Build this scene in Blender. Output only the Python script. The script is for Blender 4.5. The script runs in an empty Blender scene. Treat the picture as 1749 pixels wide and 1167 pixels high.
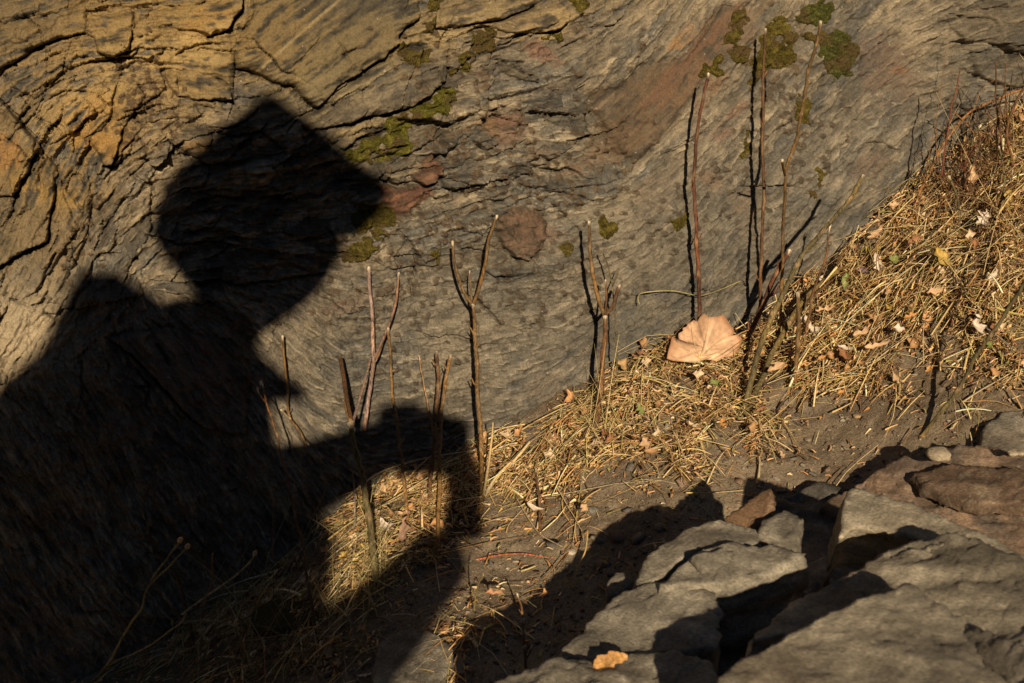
import bpy, bmesh, math, random, sys, time
import numpy as np
from mathutils import Vector, Matrix
T0 = time.time()
random.seed(7); RS = np.random.RandomState(7)
sc = bpy.context.scene
COL = sc.collection
# ------------------------------------------------------------------ camera, sun, sky
FW, FH = 1749.0, 1167.0
HFOV = math.radians(40.0); PITCH = math.radians(22.0)
FPX = FW / 2 / math.tan(HFOV / 2)
CAM = np.array([0.0, 0.0, 0.80])
AX_F = np.array([0, math.cos(PITCH), -math.sin(PITCH)])
AX_R = np.array([1.0, 0, 0])
AX_U = np.array([0, math.sin(PITCH), math.cos(PITCH)])
cd = bpy.data.cameras.new('camera'); cam = bpy.data.objects.new('camera', cd); COL.objects.link(cam)
cam.location = Vector(CAM); cam.rotation_euler = (math.pi / 2 - PITCH, 0, 0)
cd.sensor_width = 36.0; cd.lens = 18.0 / math.tan(HFOV / 2); cd.clip_start = 0.02; cd.clip_end = 200
cd.dof.use_dof = True; cd.dof.focus_distance = 1.80; cd.dof.aperture_fstop = 14.0
sc.camera = cam

def ray(px, py):
    """unit-depth view rays (forward component 1) for photo pixels"""
    px = np.asarray(px, float); py = np.asarray(py, float)
    a = ((px - FW / 2) / FPX)[..., None]; b = (-(py - FH / 2) / FPX)[..., None]
    return AX_F + a * AX_R + b * AX_U
def project(P):
    Q = np.asarray(P) - CAM
    f = Q @ AX_F
    return Q @ AX_R / f * FPX + FW / 2, -(Q @ AX_U) / f * FPX + FH / 2

SUN_D = ray(690, 752); SUN_D = SUN_D / np.linalg.norm(SUN_D)      # direction the light travels
sd = bpy.data.lights.new('sun', 'SUN'); so = bpy.data.objects.new('sun', sd); COL.objects.link(so)
sd.energy = 5.0; sd.angle = math.radians(0.55); sd.color = (1.0, 0.83, 0.58)
so.rotation_euler = Vector(-SUN_D).to_track_quat('Z', 'Y').to_euler(); so.location = (0, -3, 4)
w = bpy.data.worlds.new('World'); sc.world = w; w.use_nodes = True
nt = w.node_tree; nt.nodes.clear()
sky = nt.nodes.new('ShaderNodeTexSky'); sky.sky_type = 'NISHITA'; sky.sun_disc = False; sky.dust_density = 0.0; sky.air_density = 1.0
sky.sun_elevation = math.asin(-SUN_D[2]); sky.sun_rotation = math.atan2(-SUN_D[0], -SUN_D[1])
bg = nt.nodes.new('ShaderNodeBackground'); bg.inputs['Strength'].default_value = 0.05
wo = nt.nodes.new('ShaderNodeOutputWorld')
nt.links.new(sky.outputs[0], bg.inputs[0]); nt.links.new(bg.outputs[0], wo.inputs[0])
sc.view_settings.view_transform = 'Standard'; sc.view_settings.look = 'None'
sc.view_settings.gamma = 1.0; sc.view_settings.use_curve_mapping = False
sc.view_settings.exposure = 0.15
sc.cycles.max_bounces = 4; sc.cycles.diffuse_bounces = 2; sc.cycles.glossy_bounces = 2
sc.cycles.transmission_bounces = 2; sc.cycles.use_denoising = True

# ------------------------------------------------------------------ noise
_tabs = {}
def _tab(seed):
    if seed not in _tabs: _tabs[seed] = np.random.RandomState(seed + 100).rand(256, 256).astype(np.float32) * 2 - 1
    return _tabs[seed]
def vn(x, y, seed=0):
    x = np.asarray(x, np.float32); y = np.asarray(y, np.float32)
    xi = np.floor(x).astype(np.int32); yi = np.floor(y).astype(np.int32)
    fx = x - xi; fy = y - yi
    fx = fx * fx * (3 - 2 * fx); fy = fy * fy * (3 - 2 * fy)
    t = _tab(seed)
    x0 = xi & 255; x1 = (xi + 1) & 255; y0 = yi & 255; y1 = (yi + 1) & 255
    a = t[y0, x0]; b = t[y0, x1]; c = t[y1, x0]; d = t[y1, x1]
    return (a + (b - a) * fx) * (1 - fy) + (c + (d - c) * fx) * fy
def fbm(x, y, seed=0, octv=4, gain=.5):
    s = 0; a = 1; n = 0
    for k in range(octv):
        s = s + a * vn(x * 2 ** k + 17.3 * k, y * 2 ** k - 9.1 * k, seed + k); n += a; a *= gain
    return s / n
def vn3(p, s, seed=0):
    """3-D value noise: blend of 2-D slices"""
    z = p[:, 2] * s; zi = np.floor(z).astype(np.int32); f = z - zi; f = f * f * (3 - 2 * f)
    x = p[:, 0] * s; y = p[:, 1] * s
    a = vn(x + zi * 37.7, y + zi * 91.3, seed); b = vn(x + (zi + 1) * 37.7, y + (zi + 1) * 91.3, seed)
    return a * (1 - f) + b * f
def sstep(a, b, x):
    t = np.clip((x - a) / (b - a), 0, 1); return t * t * (3 - 2 * t)

# ------------------------------------------------------------------ object helpers
def link(o, parent=None):
    COL.objects.link(o)
    if parent is not None: o.parent = parent
    return o
def tag(o, label=None, cat=None, group=None, kind=None):
    if label: o['label'] = label
    if cat: o['category'] = cat
    if group: o['group'] = group
    if kind: o['kind'] = kind
    return o
def thing(name, label, cat, loc=(0, 0, 0), group=None):
    o = bpy.data.objects.new(name, None); o.empty_display_size = .02; o.location = loc; COL.objects.link(o)
    return tag(o, label, cat, group)
def mesh_np(name, V, Fc, mat=None, col=None, smooth=True, nper=4):
    """V (n,3), Fc (m,nper) -> mesh"""
    me = bpy.data.meshes.new(name); V = np.ascontiguousarray(V, np.float32); Fc = np.ascontiguousarray(Fc, np.int32)
    me.vertices.add(len(V)); me.vertices.foreach_set('co', V.ravel())
    m = len(Fc); me.loops.add(m * nper); me.loops.foreach_set('vertex_index', Fc.ravel())
    me.polygons.add(m); me.polygons.foreach_set('loop_start', np.arange(0, m * nper, nper, dtype=np.int32))
    me.polygons.foreach_set('loop_total', np.full(m, nper, np.int32))
    if smooth: me.polygons.foreach_set('use_smooth', np.ones(m, bool))
    me.update(calc_edges=True)
    if col is not None:
        at = me.color_attributes.new('col', 'FLOAT_COLOR', 'POINT')
        c = np.ones((len(V), 4), np.float32); c[:, :3] = col; at.data.foreach_set('color', c.ravel())
    if mat: me.materials.append(mat)
    return me
def obj_np(name, V, Fc, mat=None, col=None, parent=None, smooth=True, nper=4, origin=None):
    V = np.asarray(V, float)
    if origin is not None: V = V - np.asarray(origin)
    me = mesh_np(name, V, Fc, mat, col, smooth, nper)
    o = bpy.data.objects.new(name, me); link(o, parent)
    if origin is not None and parent is None: o.location = origin
    return o

def mat_attr(name, rough=.85, bump=.3, bscale=400, bdist=.002, var=.35, vscale=250, spec=.25, attr=True, color=(.3, .3, .3), stretch=(1, 1, 1), rot=0.0, sub=0, vscale2=None):
    m = bpy.data.materials.new(name); m.use_nodes = True; n = m.node_tree; N = n.nodes; L = n.links
    b = N['Principled BSDF']; b.inputs['Roughness'].default_value = rough; b.inputs['Specular IOR Level'].default_value = spec
    tc = N.new('ShaderNodeTexCoord'); mp = N.new('ShaderNodeMapping'); mp.inputs['Scale'].default_value = stretch
    m0 = N.new('ShaderNodeMapping'); m0.inputs['Rotation'].default_value = (0, 0, rot); L.new(tc.outputs['Object'], m0.inputs[0]); L.new(m0.outputs[0], mp.inputs[0])
    n1 = N.new('ShaderNodeTexNoise'); n1.inputs['Scale'].default_value = vscale; n1.inputs['Detail'].default_value = 5; n1.inputs['Roughness'].default_value = .65
    L.new(mp.outputs[0], n1.inputs[0])
    mr = N.new('ShaderNodeMapRange'); mr.clamp = False; mr.inputs['From Min'].default_value = .36; mr.inputs['From Max'].default_value = .64
    mr.inputs['To Min'].default_value = 1 - var; mr.inputs['To Max'].default_value = 1 + var
    L.new(n1.outputs[0], mr.inputs[0])
    mx = N.new('ShaderNodeVectorMath'); mx.operation = 'SCALE'
    if attr:
        a = N.new('ShaderNodeAttribute'); a.attribute_name = 'col'; L.new(a.outputs['Color'], mx.inputs[0])
    else:
        mx.inputs[0].default_value = color
    L.new(mr.outputs[0], mx.inputs['Scale']); L.new(mx.outputs[0], b.inputs['Base Color'])
    if bump:
        n2 = N.new('ShaderNodeTexNoise'); n2.inputs['Scale'].default_value = bscale; n2.inputs['Detail'].default_value = 6; n2.inputs['Roughness'].default_value = .7
        L.new(mp.outputs[0], n2.inputs[0])
        bp = N.new('ShaderNodeBump'); bp.inputs['Strength'].default_value = bump; bp.inputs['Distance'].default_value = bdist
        L.new(n2.outputs[0], bp.inputs['Height']); L.new(bp.outputs[0], b.inputs['Normal'])
    return m
M_ROCK = mat_attr('schist', .78, .5, 520, .003, .24, 520, .25)
M_SLAB = mat_attr('slate', .78, .8, 420, .0022, .34, 480, .25, stretch=(.6, 1.25, 1), rot=.6)
M_DIRT = mat_attr('dirt', .95, .9, 420, .003, .3, 300, .1)
M_STRAW = mat_attr('straw', .6, .3, 900, .0006, .25, 400, .3)
M_MOSS = mat_attr('moss', .95, 1.0, 900, .004, .6, 700, .05)
M_BARK = mat_attr('stem_bark', .72, .9, 700, .0015, .6, 420, .35, stretch=(1, 1, .25))
M_LEAF = mat_attr('dry_leaf', .6, .4, 300, .001, .18, 120, .3)

# ------------------------------------------------------------------ base surfaces
WA, WB, WY0 = 0.30, 0.20, 1.63
WN = np.array([WA, -1.0, WB]); WN /= np.linalg.norm(WN)          # out of the rock, towards the open side
def wall_t(px, py, off=0.0):
    r = ray(px, py)
    # y - WY0 - WA x - WB z = -off*|grad|
    g = np.array([-WA, 1.0, -WB]); k = math.sqrt(1 + WA * WA + WB * WB)
    return (WY0 - off * k - CAM @ g) / (r @ g), r
def wall_pt(px, py, off=0.0):
    t, r = wall_t(px, py, off); return CAM + r * t[..., None]
FOOT = [(-900, 1560), (-400, 1400), (0, 1235), (250, 1120), (400, 1030), (520, 940), (600, 872), (700, 818), (830, 768), (930, 722), (1020, 662), (1150, 607), (1280, 566), (1380, 500), (1450, 432), (1500, 375), (1560, 325), (1640, 262), (1749, 185), (1950, 60)]
_fp = wall_pt(np.array([p[0] for p in FOOT]), np.array([p[1] for p in FOOT]))
FX, FZ = _fp[:, 0], _fp[:, 2]
def zfoot(x):
    z = np.interp(x, FX, FZ)
    for d in (-.04, .04): z = z + np.interp(x + d, FX, FZ)
    return z / 3
def ground(x, y, fine=True):
    x = np.asarray(x, float); y = np.asarray(y, float)
    zf = np.clip(zfoot(x), -.32, .5)
    yf = WY0 + WA * x + WB * zf
    d = np.maximum(yf - y, -.15)
    s = np.interp(x, [-.6, -.1, .3, .8], [0.02, .06, .22, .42])
    far = np.interp(x, [-.6, 0, .5, 1.0], [.02, .03, .10, .20])
    z = zf - s * np.minimum(d, .55) - far * np.clip(d - .55, 0, .6)
    back = sstep(.55, -.3, y)
    z = z * (1 - back) + 0.20 * back
    # soft fillet of litter against the rock
    z = z + .010 * np.exp(-np.maximum(d, 0) / .05)
    z = z + .018 * fbm(x * 5, y * 5, 40, 3)
    if fine:
        z = z + .006 * fbm(x * 40, y * 40, 43, 3) + .0035 * np.maximum(fbm(x * 130, y * 130, 46, 2), -.1)
    return z
def gpt(px, py, off=0.0):
    """where the view ray through a photo pixel meets the ground (raised by off)"""
    px = np.atleast_1d(np.asarray(px, float)); py = np.atleast_1d(np.asarray(py, float))
    r = ray(px, py); lo = np.full(len(px), .35); hi = np.full(len(px), 3.2)
    ts = np.linspace(.35, 3.2, 140); hit = np.full(len(px), 3.2); done = np.zeros(len(px), bool)
    for t in ts:
        P = CAM + r * t
        below = (P[:, 2] < ground(P[:, 0], P[:, 1]) + off) & ~done
        hit[below] = t; done |= below
    lo = hit - (ts[1] - ts[0]); hi = hit.copy()
    for _ in range(10):
        m = (lo + hi) / 2; P = CAM + r * m[:, None]
        b = P[:, 2] < ground(P[:, 0], P[:, 1]) + off
        hi = np.where(b, m, hi); lo = np.where(b, lo, m)
    return CAM + r * hi[:, None]
# ------------------------------------------------------------------ the rock face
STEP = 1.85
def axis(a, b, lo, hi):
    fine = np.arange(a, b + .1, STEP)
    nl = max(2, int((a - lo) / 30)); nh = max(2, int((hi - b) / 30))
    m = 330; nl = max(2, int((a - m - lo) / 34)); nh = max(2, int((hi - b - m) / 34))
    return np.concatenate([np.linspace(lo, a - m, nl, endpoint=False), np.arange(a - m, a - 1, 5.5), fine, np.arange(fine[-1] + 5.5, b + m, 5.5), np.linspace(b + m + 20, hi, nh)])
XS = axis(-70, 1820, -1700, 3300); YS = axis(-50, 1215, -1500, 1700)
GX, GY = np.meshgrid(XS, YS); SH = GX.shape
gx = GX.ravel().astype(np.float32); gy = GY.ravel().astype(np.float32)
# direction of the foliation, degrees, positive = rising to the right in the photograph
FLOW = [(50,50,20),(200,50,8),(330,110,-6),(560,60,38),(480,60,35),(620,190,27),(800,70,16),(950,60,22),(1080,150,48),(1180,60,52),(1300,200,52),
 (1500,120,38),(1700,60,18),(1450,320,48),(1250,450,48),(1100,520,38),(900,500,8),(800,230,12),(930,260,0),(700,300,20),(45,300,72),(30,230,50),(150,300,65),
 (100,400,62),(30,580,55),(240,320,40),(430,360,4),(450,450,-6),(300,650,-52),(150,800,-62),(450,820,-60),(650,640,12),(850,660,8),(1000,680,48),(230,180,25),(330,170,-4),
 (1600,250,40),(1400,80,55),(1650,150,10),(500,600,-45),(60,700,-50),(300,1000,-50),(900,400,15)]
_tx = np.arange(-1760, 3360, 40.0); _ty = np.arange(-1560, 1760, 40.0)
_TX, _TY = np.meshgrid(_tx, _ty)
c2 = np.zeros(_TX.shape); s2 = c2.copy()
for (x, y, a) in FLOW:
    wgt = 1 / (1 + ((_TX - x) ** 2 + (_TY - y) ** 2) / 55 ** 2) ** 2 + 1e-9
    c2 += wgt * math.cos(2 * math.radians(a)); s2 += wgt * math.sin(2 * math.radians(a))
TH = (np.arctan2(s2, c2) / 2)
C2, S2 = np.cos(2 * TH), np.sin(2 * TH)
def theta(x, y):
    u = np.clip((x + 1760) / 40, 0, len(_tx) - 2.001); v = np.clip((y + 1560) / 40, 0, len(_ty) - 2.001)
    i = u.astype(int); j = v.astype(int); fu = u - i; fv = v - j
    def bl(A): return (A[j, i] * (1 - fu) + A[j, i + 1] * fu) * (1 - fv) + (A[j + 1, i] * (1 - fu) + A[j + 1, i + 1] * fu) * fv
    return np.arctan2(bl(S2), bl(C2)) / 2
th0 = theta(gx, gy).astype(np.float32)
# wandering of all outlines, so nothing is ruler-straight
wx = gx + 4.5 * fbm(gx / 60, gy / 60, 1, 3) + 1.6 * vn(gx / 7, gy / 7, 5)
wy = gy + 4.5 * fbm(gx / 60, gy / 60, 11, 3) + 1.6 * vn(gx / 7, gy / 7, 15)
def lic(scale, L, n, seed, octv=1, x0=None, y0=None):
    x0 = wx if x0 is None else x0; y0 = wy if y0 is None else y0
    acc = fbm(x0 / scale, y0 / scale, seed, octv) if octv > 1 else vn(x0 / scale, y0 / scale, seed); tot = 1
    for sg in (1, -1):
        x = x0.copy(); y = y0.copy(); t = th0
        for k in range(n):
            h = sg * L / n
            x = x + h * np.cos(t); y = y - h * np.sin(t)
            if k % 3 == 2:
                t2 = theta(x, y).astype(np.float32)
                t = t2
            acc = acc + (fbm(x / scale, y / scale, seed, octv) if octv > 1 else vn(x / scale, y / scale, seed)); tot += 1
    acc = acc / tot
    return acc / (acc.std() + 1e-6)
L_fine = lic(3.2, 14, 5, 21)
L_x = lic(1.8, 7, 3, 26)
L_mid = lic(7.5, 21, 5, 22); L_mid = L_mid * .8 + .9 * fbm(gx / 15, gy / 15, 27, 3); L_mid /= L_mid.std()
L_big = lic(20, 62, 7, 23)
L_huge = lic(55, 110, 6, 24)
def voro(c, seed, ax, ac, xx, yy, want_edge=True):
    """broken plates: anisotropic jittered cells; returns centre offset (along, across), random per cell, edge distance"""
    r1 = np.random.RandomState(seed).rand(256, 256, 5).astype(np.float32)
    ci = np.floor(xx / c).astype(np.int32); cj = np.floor(yy / c).astype(np.int32)
    ct = np.cos(th0); st = np.sin(th0)
    best = np.full(xx.shape, 1e9, np.float32); sec = best.copy()
    bu = np.zeros_like(best); bv = bu.copy(); bi = np.zeros(xx.shape, np.int32); bj = bi.copy()
    R = 2
    for di in range(-R, R + 1):
        for dj in range(-R, R + 1):
            i = (ci + di); j = (cj + dj); rr = r1[j & 255, i & 255]
            dx = xx - (i + rr[:, 0]) * c; dy = yy - (j + rr[:, 1]) * c
            u = dx * ct - dy * st; v = dx * st + dy * ct
            d = np.sqrt((u / ax) ** 2 + (v / ac) ** 2)
            m = d < best
            sec = np.where(m, best, np.minimum(sec, d))
            best = np.where(m, d, best); bu = np.where(m, u, bu); bv = np.where(m, v, bv)
            bi = np.where(m, i, bi); bj = np.where(m, j, bj)
    rr = r1[bj & 255, bi & 255]
    return bu, bv, rr[:, 2], rr[:, 3], rr[:, 4], (sec - best)
V1 = voro(95, 3, 1.7, .75, wx, wy)
V2 = voro(36, 4, 1.8, .7, wx, wy)
V3 = voro(14, 5, 1.7, .7, wx, wy)

def gauss(x, y, rx, ry, a=0):
    a = math.radians(a); dx = gx - x; dy = gy - y
    u = dx * math.cos(a) - dy * math.sin(a); v = dx * math.sin(a) + dy * math.cos(a)
    return np.exp(-((u / rx) ** 2 + (v / ry) ** 2))
# how broken the rock is: rough upper left and middle band, planed smooth on the right
rough = .30 + .75 * gauss(150, 250, 330, 330) + .75 * gauss(760, 230, 270, 170) + .25 * gauss(800, 450, 300, 150) + .5 * gauss(1380, 130, 90, 130)
rough = rough + .7 * gauss(1720, 90, 110, 80) + .4 * gauss(400, 400, 200, 120) + .35 * gauss(300, 900, 300, 300)
rough = rough - .28 * gauss(1150, 170, 150, 130, 50) - .25 * gauss(530, 70, 130, 90) - .12 * gauss(1300, 350, 300, 200)
flat = np.clip(1.15 * gauss(760, 640, 420, 190, 8) + .9 * gauss(1250, 420, 330, 150, 40), 0, 1)
rough = np.clip(rough * (1 - .6 * flat), .06, 1.1)

H = .020 * fbm(gx / 420, gy / 420, 31, 3) + .010 * fbm(gx / 150, gy / 150, 35, 3)
H += rough * (.0095 * (V1[2] - .5) * 2 + V1[0] * (V1[3] - .5) * .00010 + V1[1] * (V1[4] - .35) * .00034)
H += rough * (.0074 * (V2[2] - .5) * 2 + V2[0] * (V2[3] - .5) * .00026 + V2[1] * (V2[4] - .35) * .00062)
H += (.25 + rough) * (.0026 * (V3[2] - .5) * 2 + V3[1] * (V3[4] - .4) * .00030)
H -= rough * .0022 * (1 - sstep(0, .05, V1[5])) + rough * .0012 * (1 - sstep(0, .09, V2[5]))
def stair(v, n):
    q = v * n; f = np.floor(q); return (f + sstep(.72, 1, q - f)) / n
H += (.45 + .8 * rough) * (1 - .62 * flat) * (.0030 * stair(L_big, 1.6) + .0016 * stair(L_mid, 1.5)) + .0026 * L_huge * (.4 + rough)
H += .0012 * L_fine + .0006 * L_x + .0020 * (.5 - np.abs(fbm(gx / 11, gy / 11, 37, 4)) * 2)

def seg_dist(x, y, P, closed=False):
    """distance to polyline and sign (positive = picture-upper side / left of direction)"""
    best = np.full(x.shape, 1e9, np.float32); sgn = np.zeros(x.shape, np.float32)
    n = len(P)
    for i in range(n if closed else n - 1):
        ax_, ay_ = P[i]; bx, by = P[(i + 1) % n]
        dx, dy = bx - ax_, by - ay_; l2 = dx * dx + dy * dy + 1e-6
        t = np.clip(((x - ax_) * dx + (y - ay_) * dy) / l2, 0, 1)
        ex = x - (ax_ + t * dx); ey = y - (ay_ + t * dy)
        d = np.sqrt(ex * ex + ey * ey); m = d < best
        cr = dx * ey - dy * ex
        best = np.where(m, d, best); sgn = np.where(m, -np.sign(cr), sgn)
    return best, sgn
def inside(x, y, P):
    c = np.zeros(x.shape, bool); n = len(P); j = n - 1
    for i in range(n):
        xi, yi = P[i]; xj, yj = P[j]
        if yi != yj: c ^= ((yi > y) != (yj > y)) & (x < (xj - xi) * (y - yi) / (yj - yi) + xi)
        j = i
    return c
def box(P, m):
    xs = [p[0] for p in P]; ys = [p[1] for p in P]
    return np.where((gx > min(xs) - m) & (gx < max(xs) + m) & (gy > min(ys) - m) & (gy < max(ys) + m))[0]
sx = gx + 5 * fbm(gx / 24, gy / 24, 51, 3); sy = gy + 5 * fbm(gx / 24, gy / 24, 55, 3)

COLR = {}
def slab_px(P, raise_, tu, tv, tint=None, tw=1.0, smooth=0.6, label=None, name='rock_slab'):
    return dict(P=P, h=raise_, tu=tu, tv=tv, tint=tint, tw=tw, smooth=smooth, label=label, name=name)
# outline, height of its middle (m), rise to the right and downwards (m per px), own colour
SLABS = [
 slab_px([(-40,-30),(140,-40),(148,20),(145,56),(100,70),(55,86),(30,102),(-40,135)], .006, 0, .00012, (.16,.135,.08), .5, .35),
 slab_px([(150,30),(225,16),(231,45),(217,90),(190,98),(168,90),(160,62),(148,56)], .012, .00005, .00016, (.30,.23,.12), .6, .5),
 slab_px([(262,20),(330,4),(415,-10),(414,16),(386,50),(356,62),(328,52),(268,46)], .011, .00008, .00020, (.33,.23,.10), .6, .5),
 slab_px([(264,64),(350,66),(402,92),(398,160),(398,174),(340,170),(300,165),(278,120)], .007, .00003, .00010, (.29,.22,.12), .5, .4),
 slab_px([(440,-40),(712,-40),(712,35),(681,62),(679,78),(650,104),(620,120),(586,148),(540,183),(520,168),(497,148),(466,140),(432,121),(402,117),(407,70),(425,10)], .009, .00004, .00006, (.115,.100,.072), .8, .8, 'dark smooth slab with a pale seam across it'),
 slab_px([(545,187),(588,152),(625,124),(655,107),(684,84),(735,70),(768,66),(764,100),(758,140),(730,168),(692,189),(644,197),(575,214),(530,228),(505,205)], .008, .00003, .00011, (.25,.205,.14), .5, .45),
 slab_px([(548,232),(580,218),(644,202),(662,222),(644,232),(613,240),(592,256),(570,250)], .004, 0, .00014, (.29,.23,.13), .5, .4),
 slab_px([(745,50),(720,40),(760,-10),(900,-30),(915,8),(860,33),(808,41),(780,48)], .006, 0, .00010, (.26,.20,.12), .5, .4),
 slab_px([(800,45),(860,36),(920,12),(960,-10),(968,20),(962,48),(904,63),(894,60),(850,50)], .010, 0, .00022, (.31,.22,.11), .6, .5),
 slab_px([(849,100),(880,106),(914,128),(919,139),(890,134),(860,120)], .006, .0001, .0001, (.17,.145,.10), .7, .7),
 slab_px([(705,298),(722,273),(738,260),(757,282),(750,303),(729,320),(712,310)], .012, 0, .0002, (.19,.09,.055), .85, .7, 'rusty red chunk jutting from the rock', 'rock_chunk'),
 slab_px([(752,304),(795,300),(797,318),(778,329),(760,323)], .008, 0, .0002, (.15,.15,.14), .7, .6),
 slab_px([(650,318),(690,322),(735,316),(748,328),(702,372),(673,374),(660,350)], .001, 0, -.00002, (.19,.075,.045), .85, .7, 'flat brick red facet'),
 slab_px([(855,367),(886,352),(925,365),(940,386),(938,410),(925,432),(905,447),(880,438),(862,420),(849,395)], .009, .00002, .00016, (.16,.09,.055), .85, .7, 'rounded rusty brown stone set in the rock', 'embedded_stone'),
 slab_px([(646,280),(700,270),(724,285),(705,300),(686,318),(656,310)], .005, 0, .00016, (.25,.21,.15), .4, .3),
 slab_px([(640,272),(690,238),(736,215),(756,190),(784,208),(740,238),(700,262)], .004, 0, .00012, (.24,.20,.15), .4, .3),
 slab_px([(-40,190),(14,186),(40,215),(58,240),(58,265),(48,292),(30,330),(-40,345)], .010, .0001, .00003, (.15,.12,.08), .6, .4),
 slab_px([(60,272),(76,264),(98,290),(92,340),(84,384),(80,414),(55,426),(17,450),(-30,462),(-30,380),(20,350),(40,315)], .012, .0001, .00006, (.20,.165,.10), .5, .3),
 slab_px([(150,190),(185,138),(232,138),(245,165),(210,222),(200,255),(192,283),(178,282),(152,240)], .009, .0001, .00006, (.28,.20,.10), .6, .4),
 slab_px([(285,238),(320,215),(357,222),(390,222),(420,208),(430,235),(400,262),(357,286),(330,268)], .008, .00003, .00013, (.22,.18,.12), .5, .4),
 slab_px([(97,290),(130,262),(150,290),(158,340),(152,400),(118,470),(100,520),(62,518),(20,515),(58,430),(84,418)], .003, .00010, .00002, (.19,.165,.12), .4, .3),
 slab_px([(128,528),(140,490),(180,468),(238,480),(245,505),(200,512),(150,524)], .010, 0, .0002, (.17,.15,.12), .5, .4),
 slab_px([(1612,26),(1700,0),(1800,-20),(1800,100),(1749,93),(1715,78),(1668,72),(1640,68),(1625,45)], .006, 0, .00006, (.20,.17,.12), .4, .4),
 slab_px([(1664,84),(1715,86),(1800,112),(1800,160),(1732,153),(1696,140),(1670,130),(1663,105)], .007, -.00003, .00008, (.20,.175,.125), .4, .4),
 slab_px([(820,440),(850,430),(900,438),(925,455),(918,470),(877,478),(846,476),(825,460)], .004, 0, .00018, (.22,.19,.14), .3, .4),
 slab_px([(990,150),(1010,188),(1030,215),(1052,262),(1092,282),(1160,205),(1240,100),(1275,10),(1230,5),(1165,98),(1098,112),(1040,150)], -.001, 0, .00001, (.17,.105,.058), .6, .85, 'smooth rust brown slab streaked upwards to the right'),
 slab_px([(970,150),(995,160),(1006,195),(1010,232),(985,238),(968,200)], .004, .00012, .00002, (.14,.135,.12), .6, .5),
 slab_px([(185,577),(235,615),(292,680),(345,730),(420,740),(430,640),(395,585),(280,560)], .010, -.00004, .00006, (.16,.13,.11), .5, .4),
 slab_px([(470,150),(500,150),(540,186),(500,205),(430,240),(405,215),(440,160)], .004, 0, .00005, (.14,.12,.085), .6, .5),
]
SID = np.full(gx.shape, -1, np.int32)
tintC = np.zeros((len(gx), 3), np.float32); tintW = np.zeros(len(gx), np.float32)
for k, s in enumerate(SLABS):
    P = s['P']; ix = box(P, 60)
    if not len(ix): continue
    x, y = sx[ix], sy[ix]
    ins = inside(x, y, P); d, _ = seg_dist(x, y, P, True); sdist = np.where(ins, d, -d)
    cxm = np.mean([p[0] for p in P]); cym = np.mean([p[1] for p in P])
    a = sstep(-1.0, 2.2, sdist)
    old = H[ix]
    own = old.mean() + (old - old.mean()) * (1 - s['smooth'] * sstep(0, 14, sdist))
    own = own + s['h'] + s['tu'] * (x - cxm) + s['tv'] * (y - cym) - .002 * (1 - sstep(0, 8, sdist))
    low = old - .0025 * (1 - sstep(0, 7, -sdist)) * (sdist < 0)
    H[ix] = np.where(sdist > 0, low * (1 - a) + own * a, low * (1 - a) + own * a)
    SID[ix[sdist > 0]] = k
    if s['tint']:
        m = np.clip(sstep(-6, 6, sdist) * s['tw'], 0, 1)
        for c in range(3): tintC[ix, c] = tintC[ix, c] * (1 - m) + s['tint'][c] * m
        tintW[ix] = np.maximum(tintW[ix] * (1 - m), m)
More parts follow.
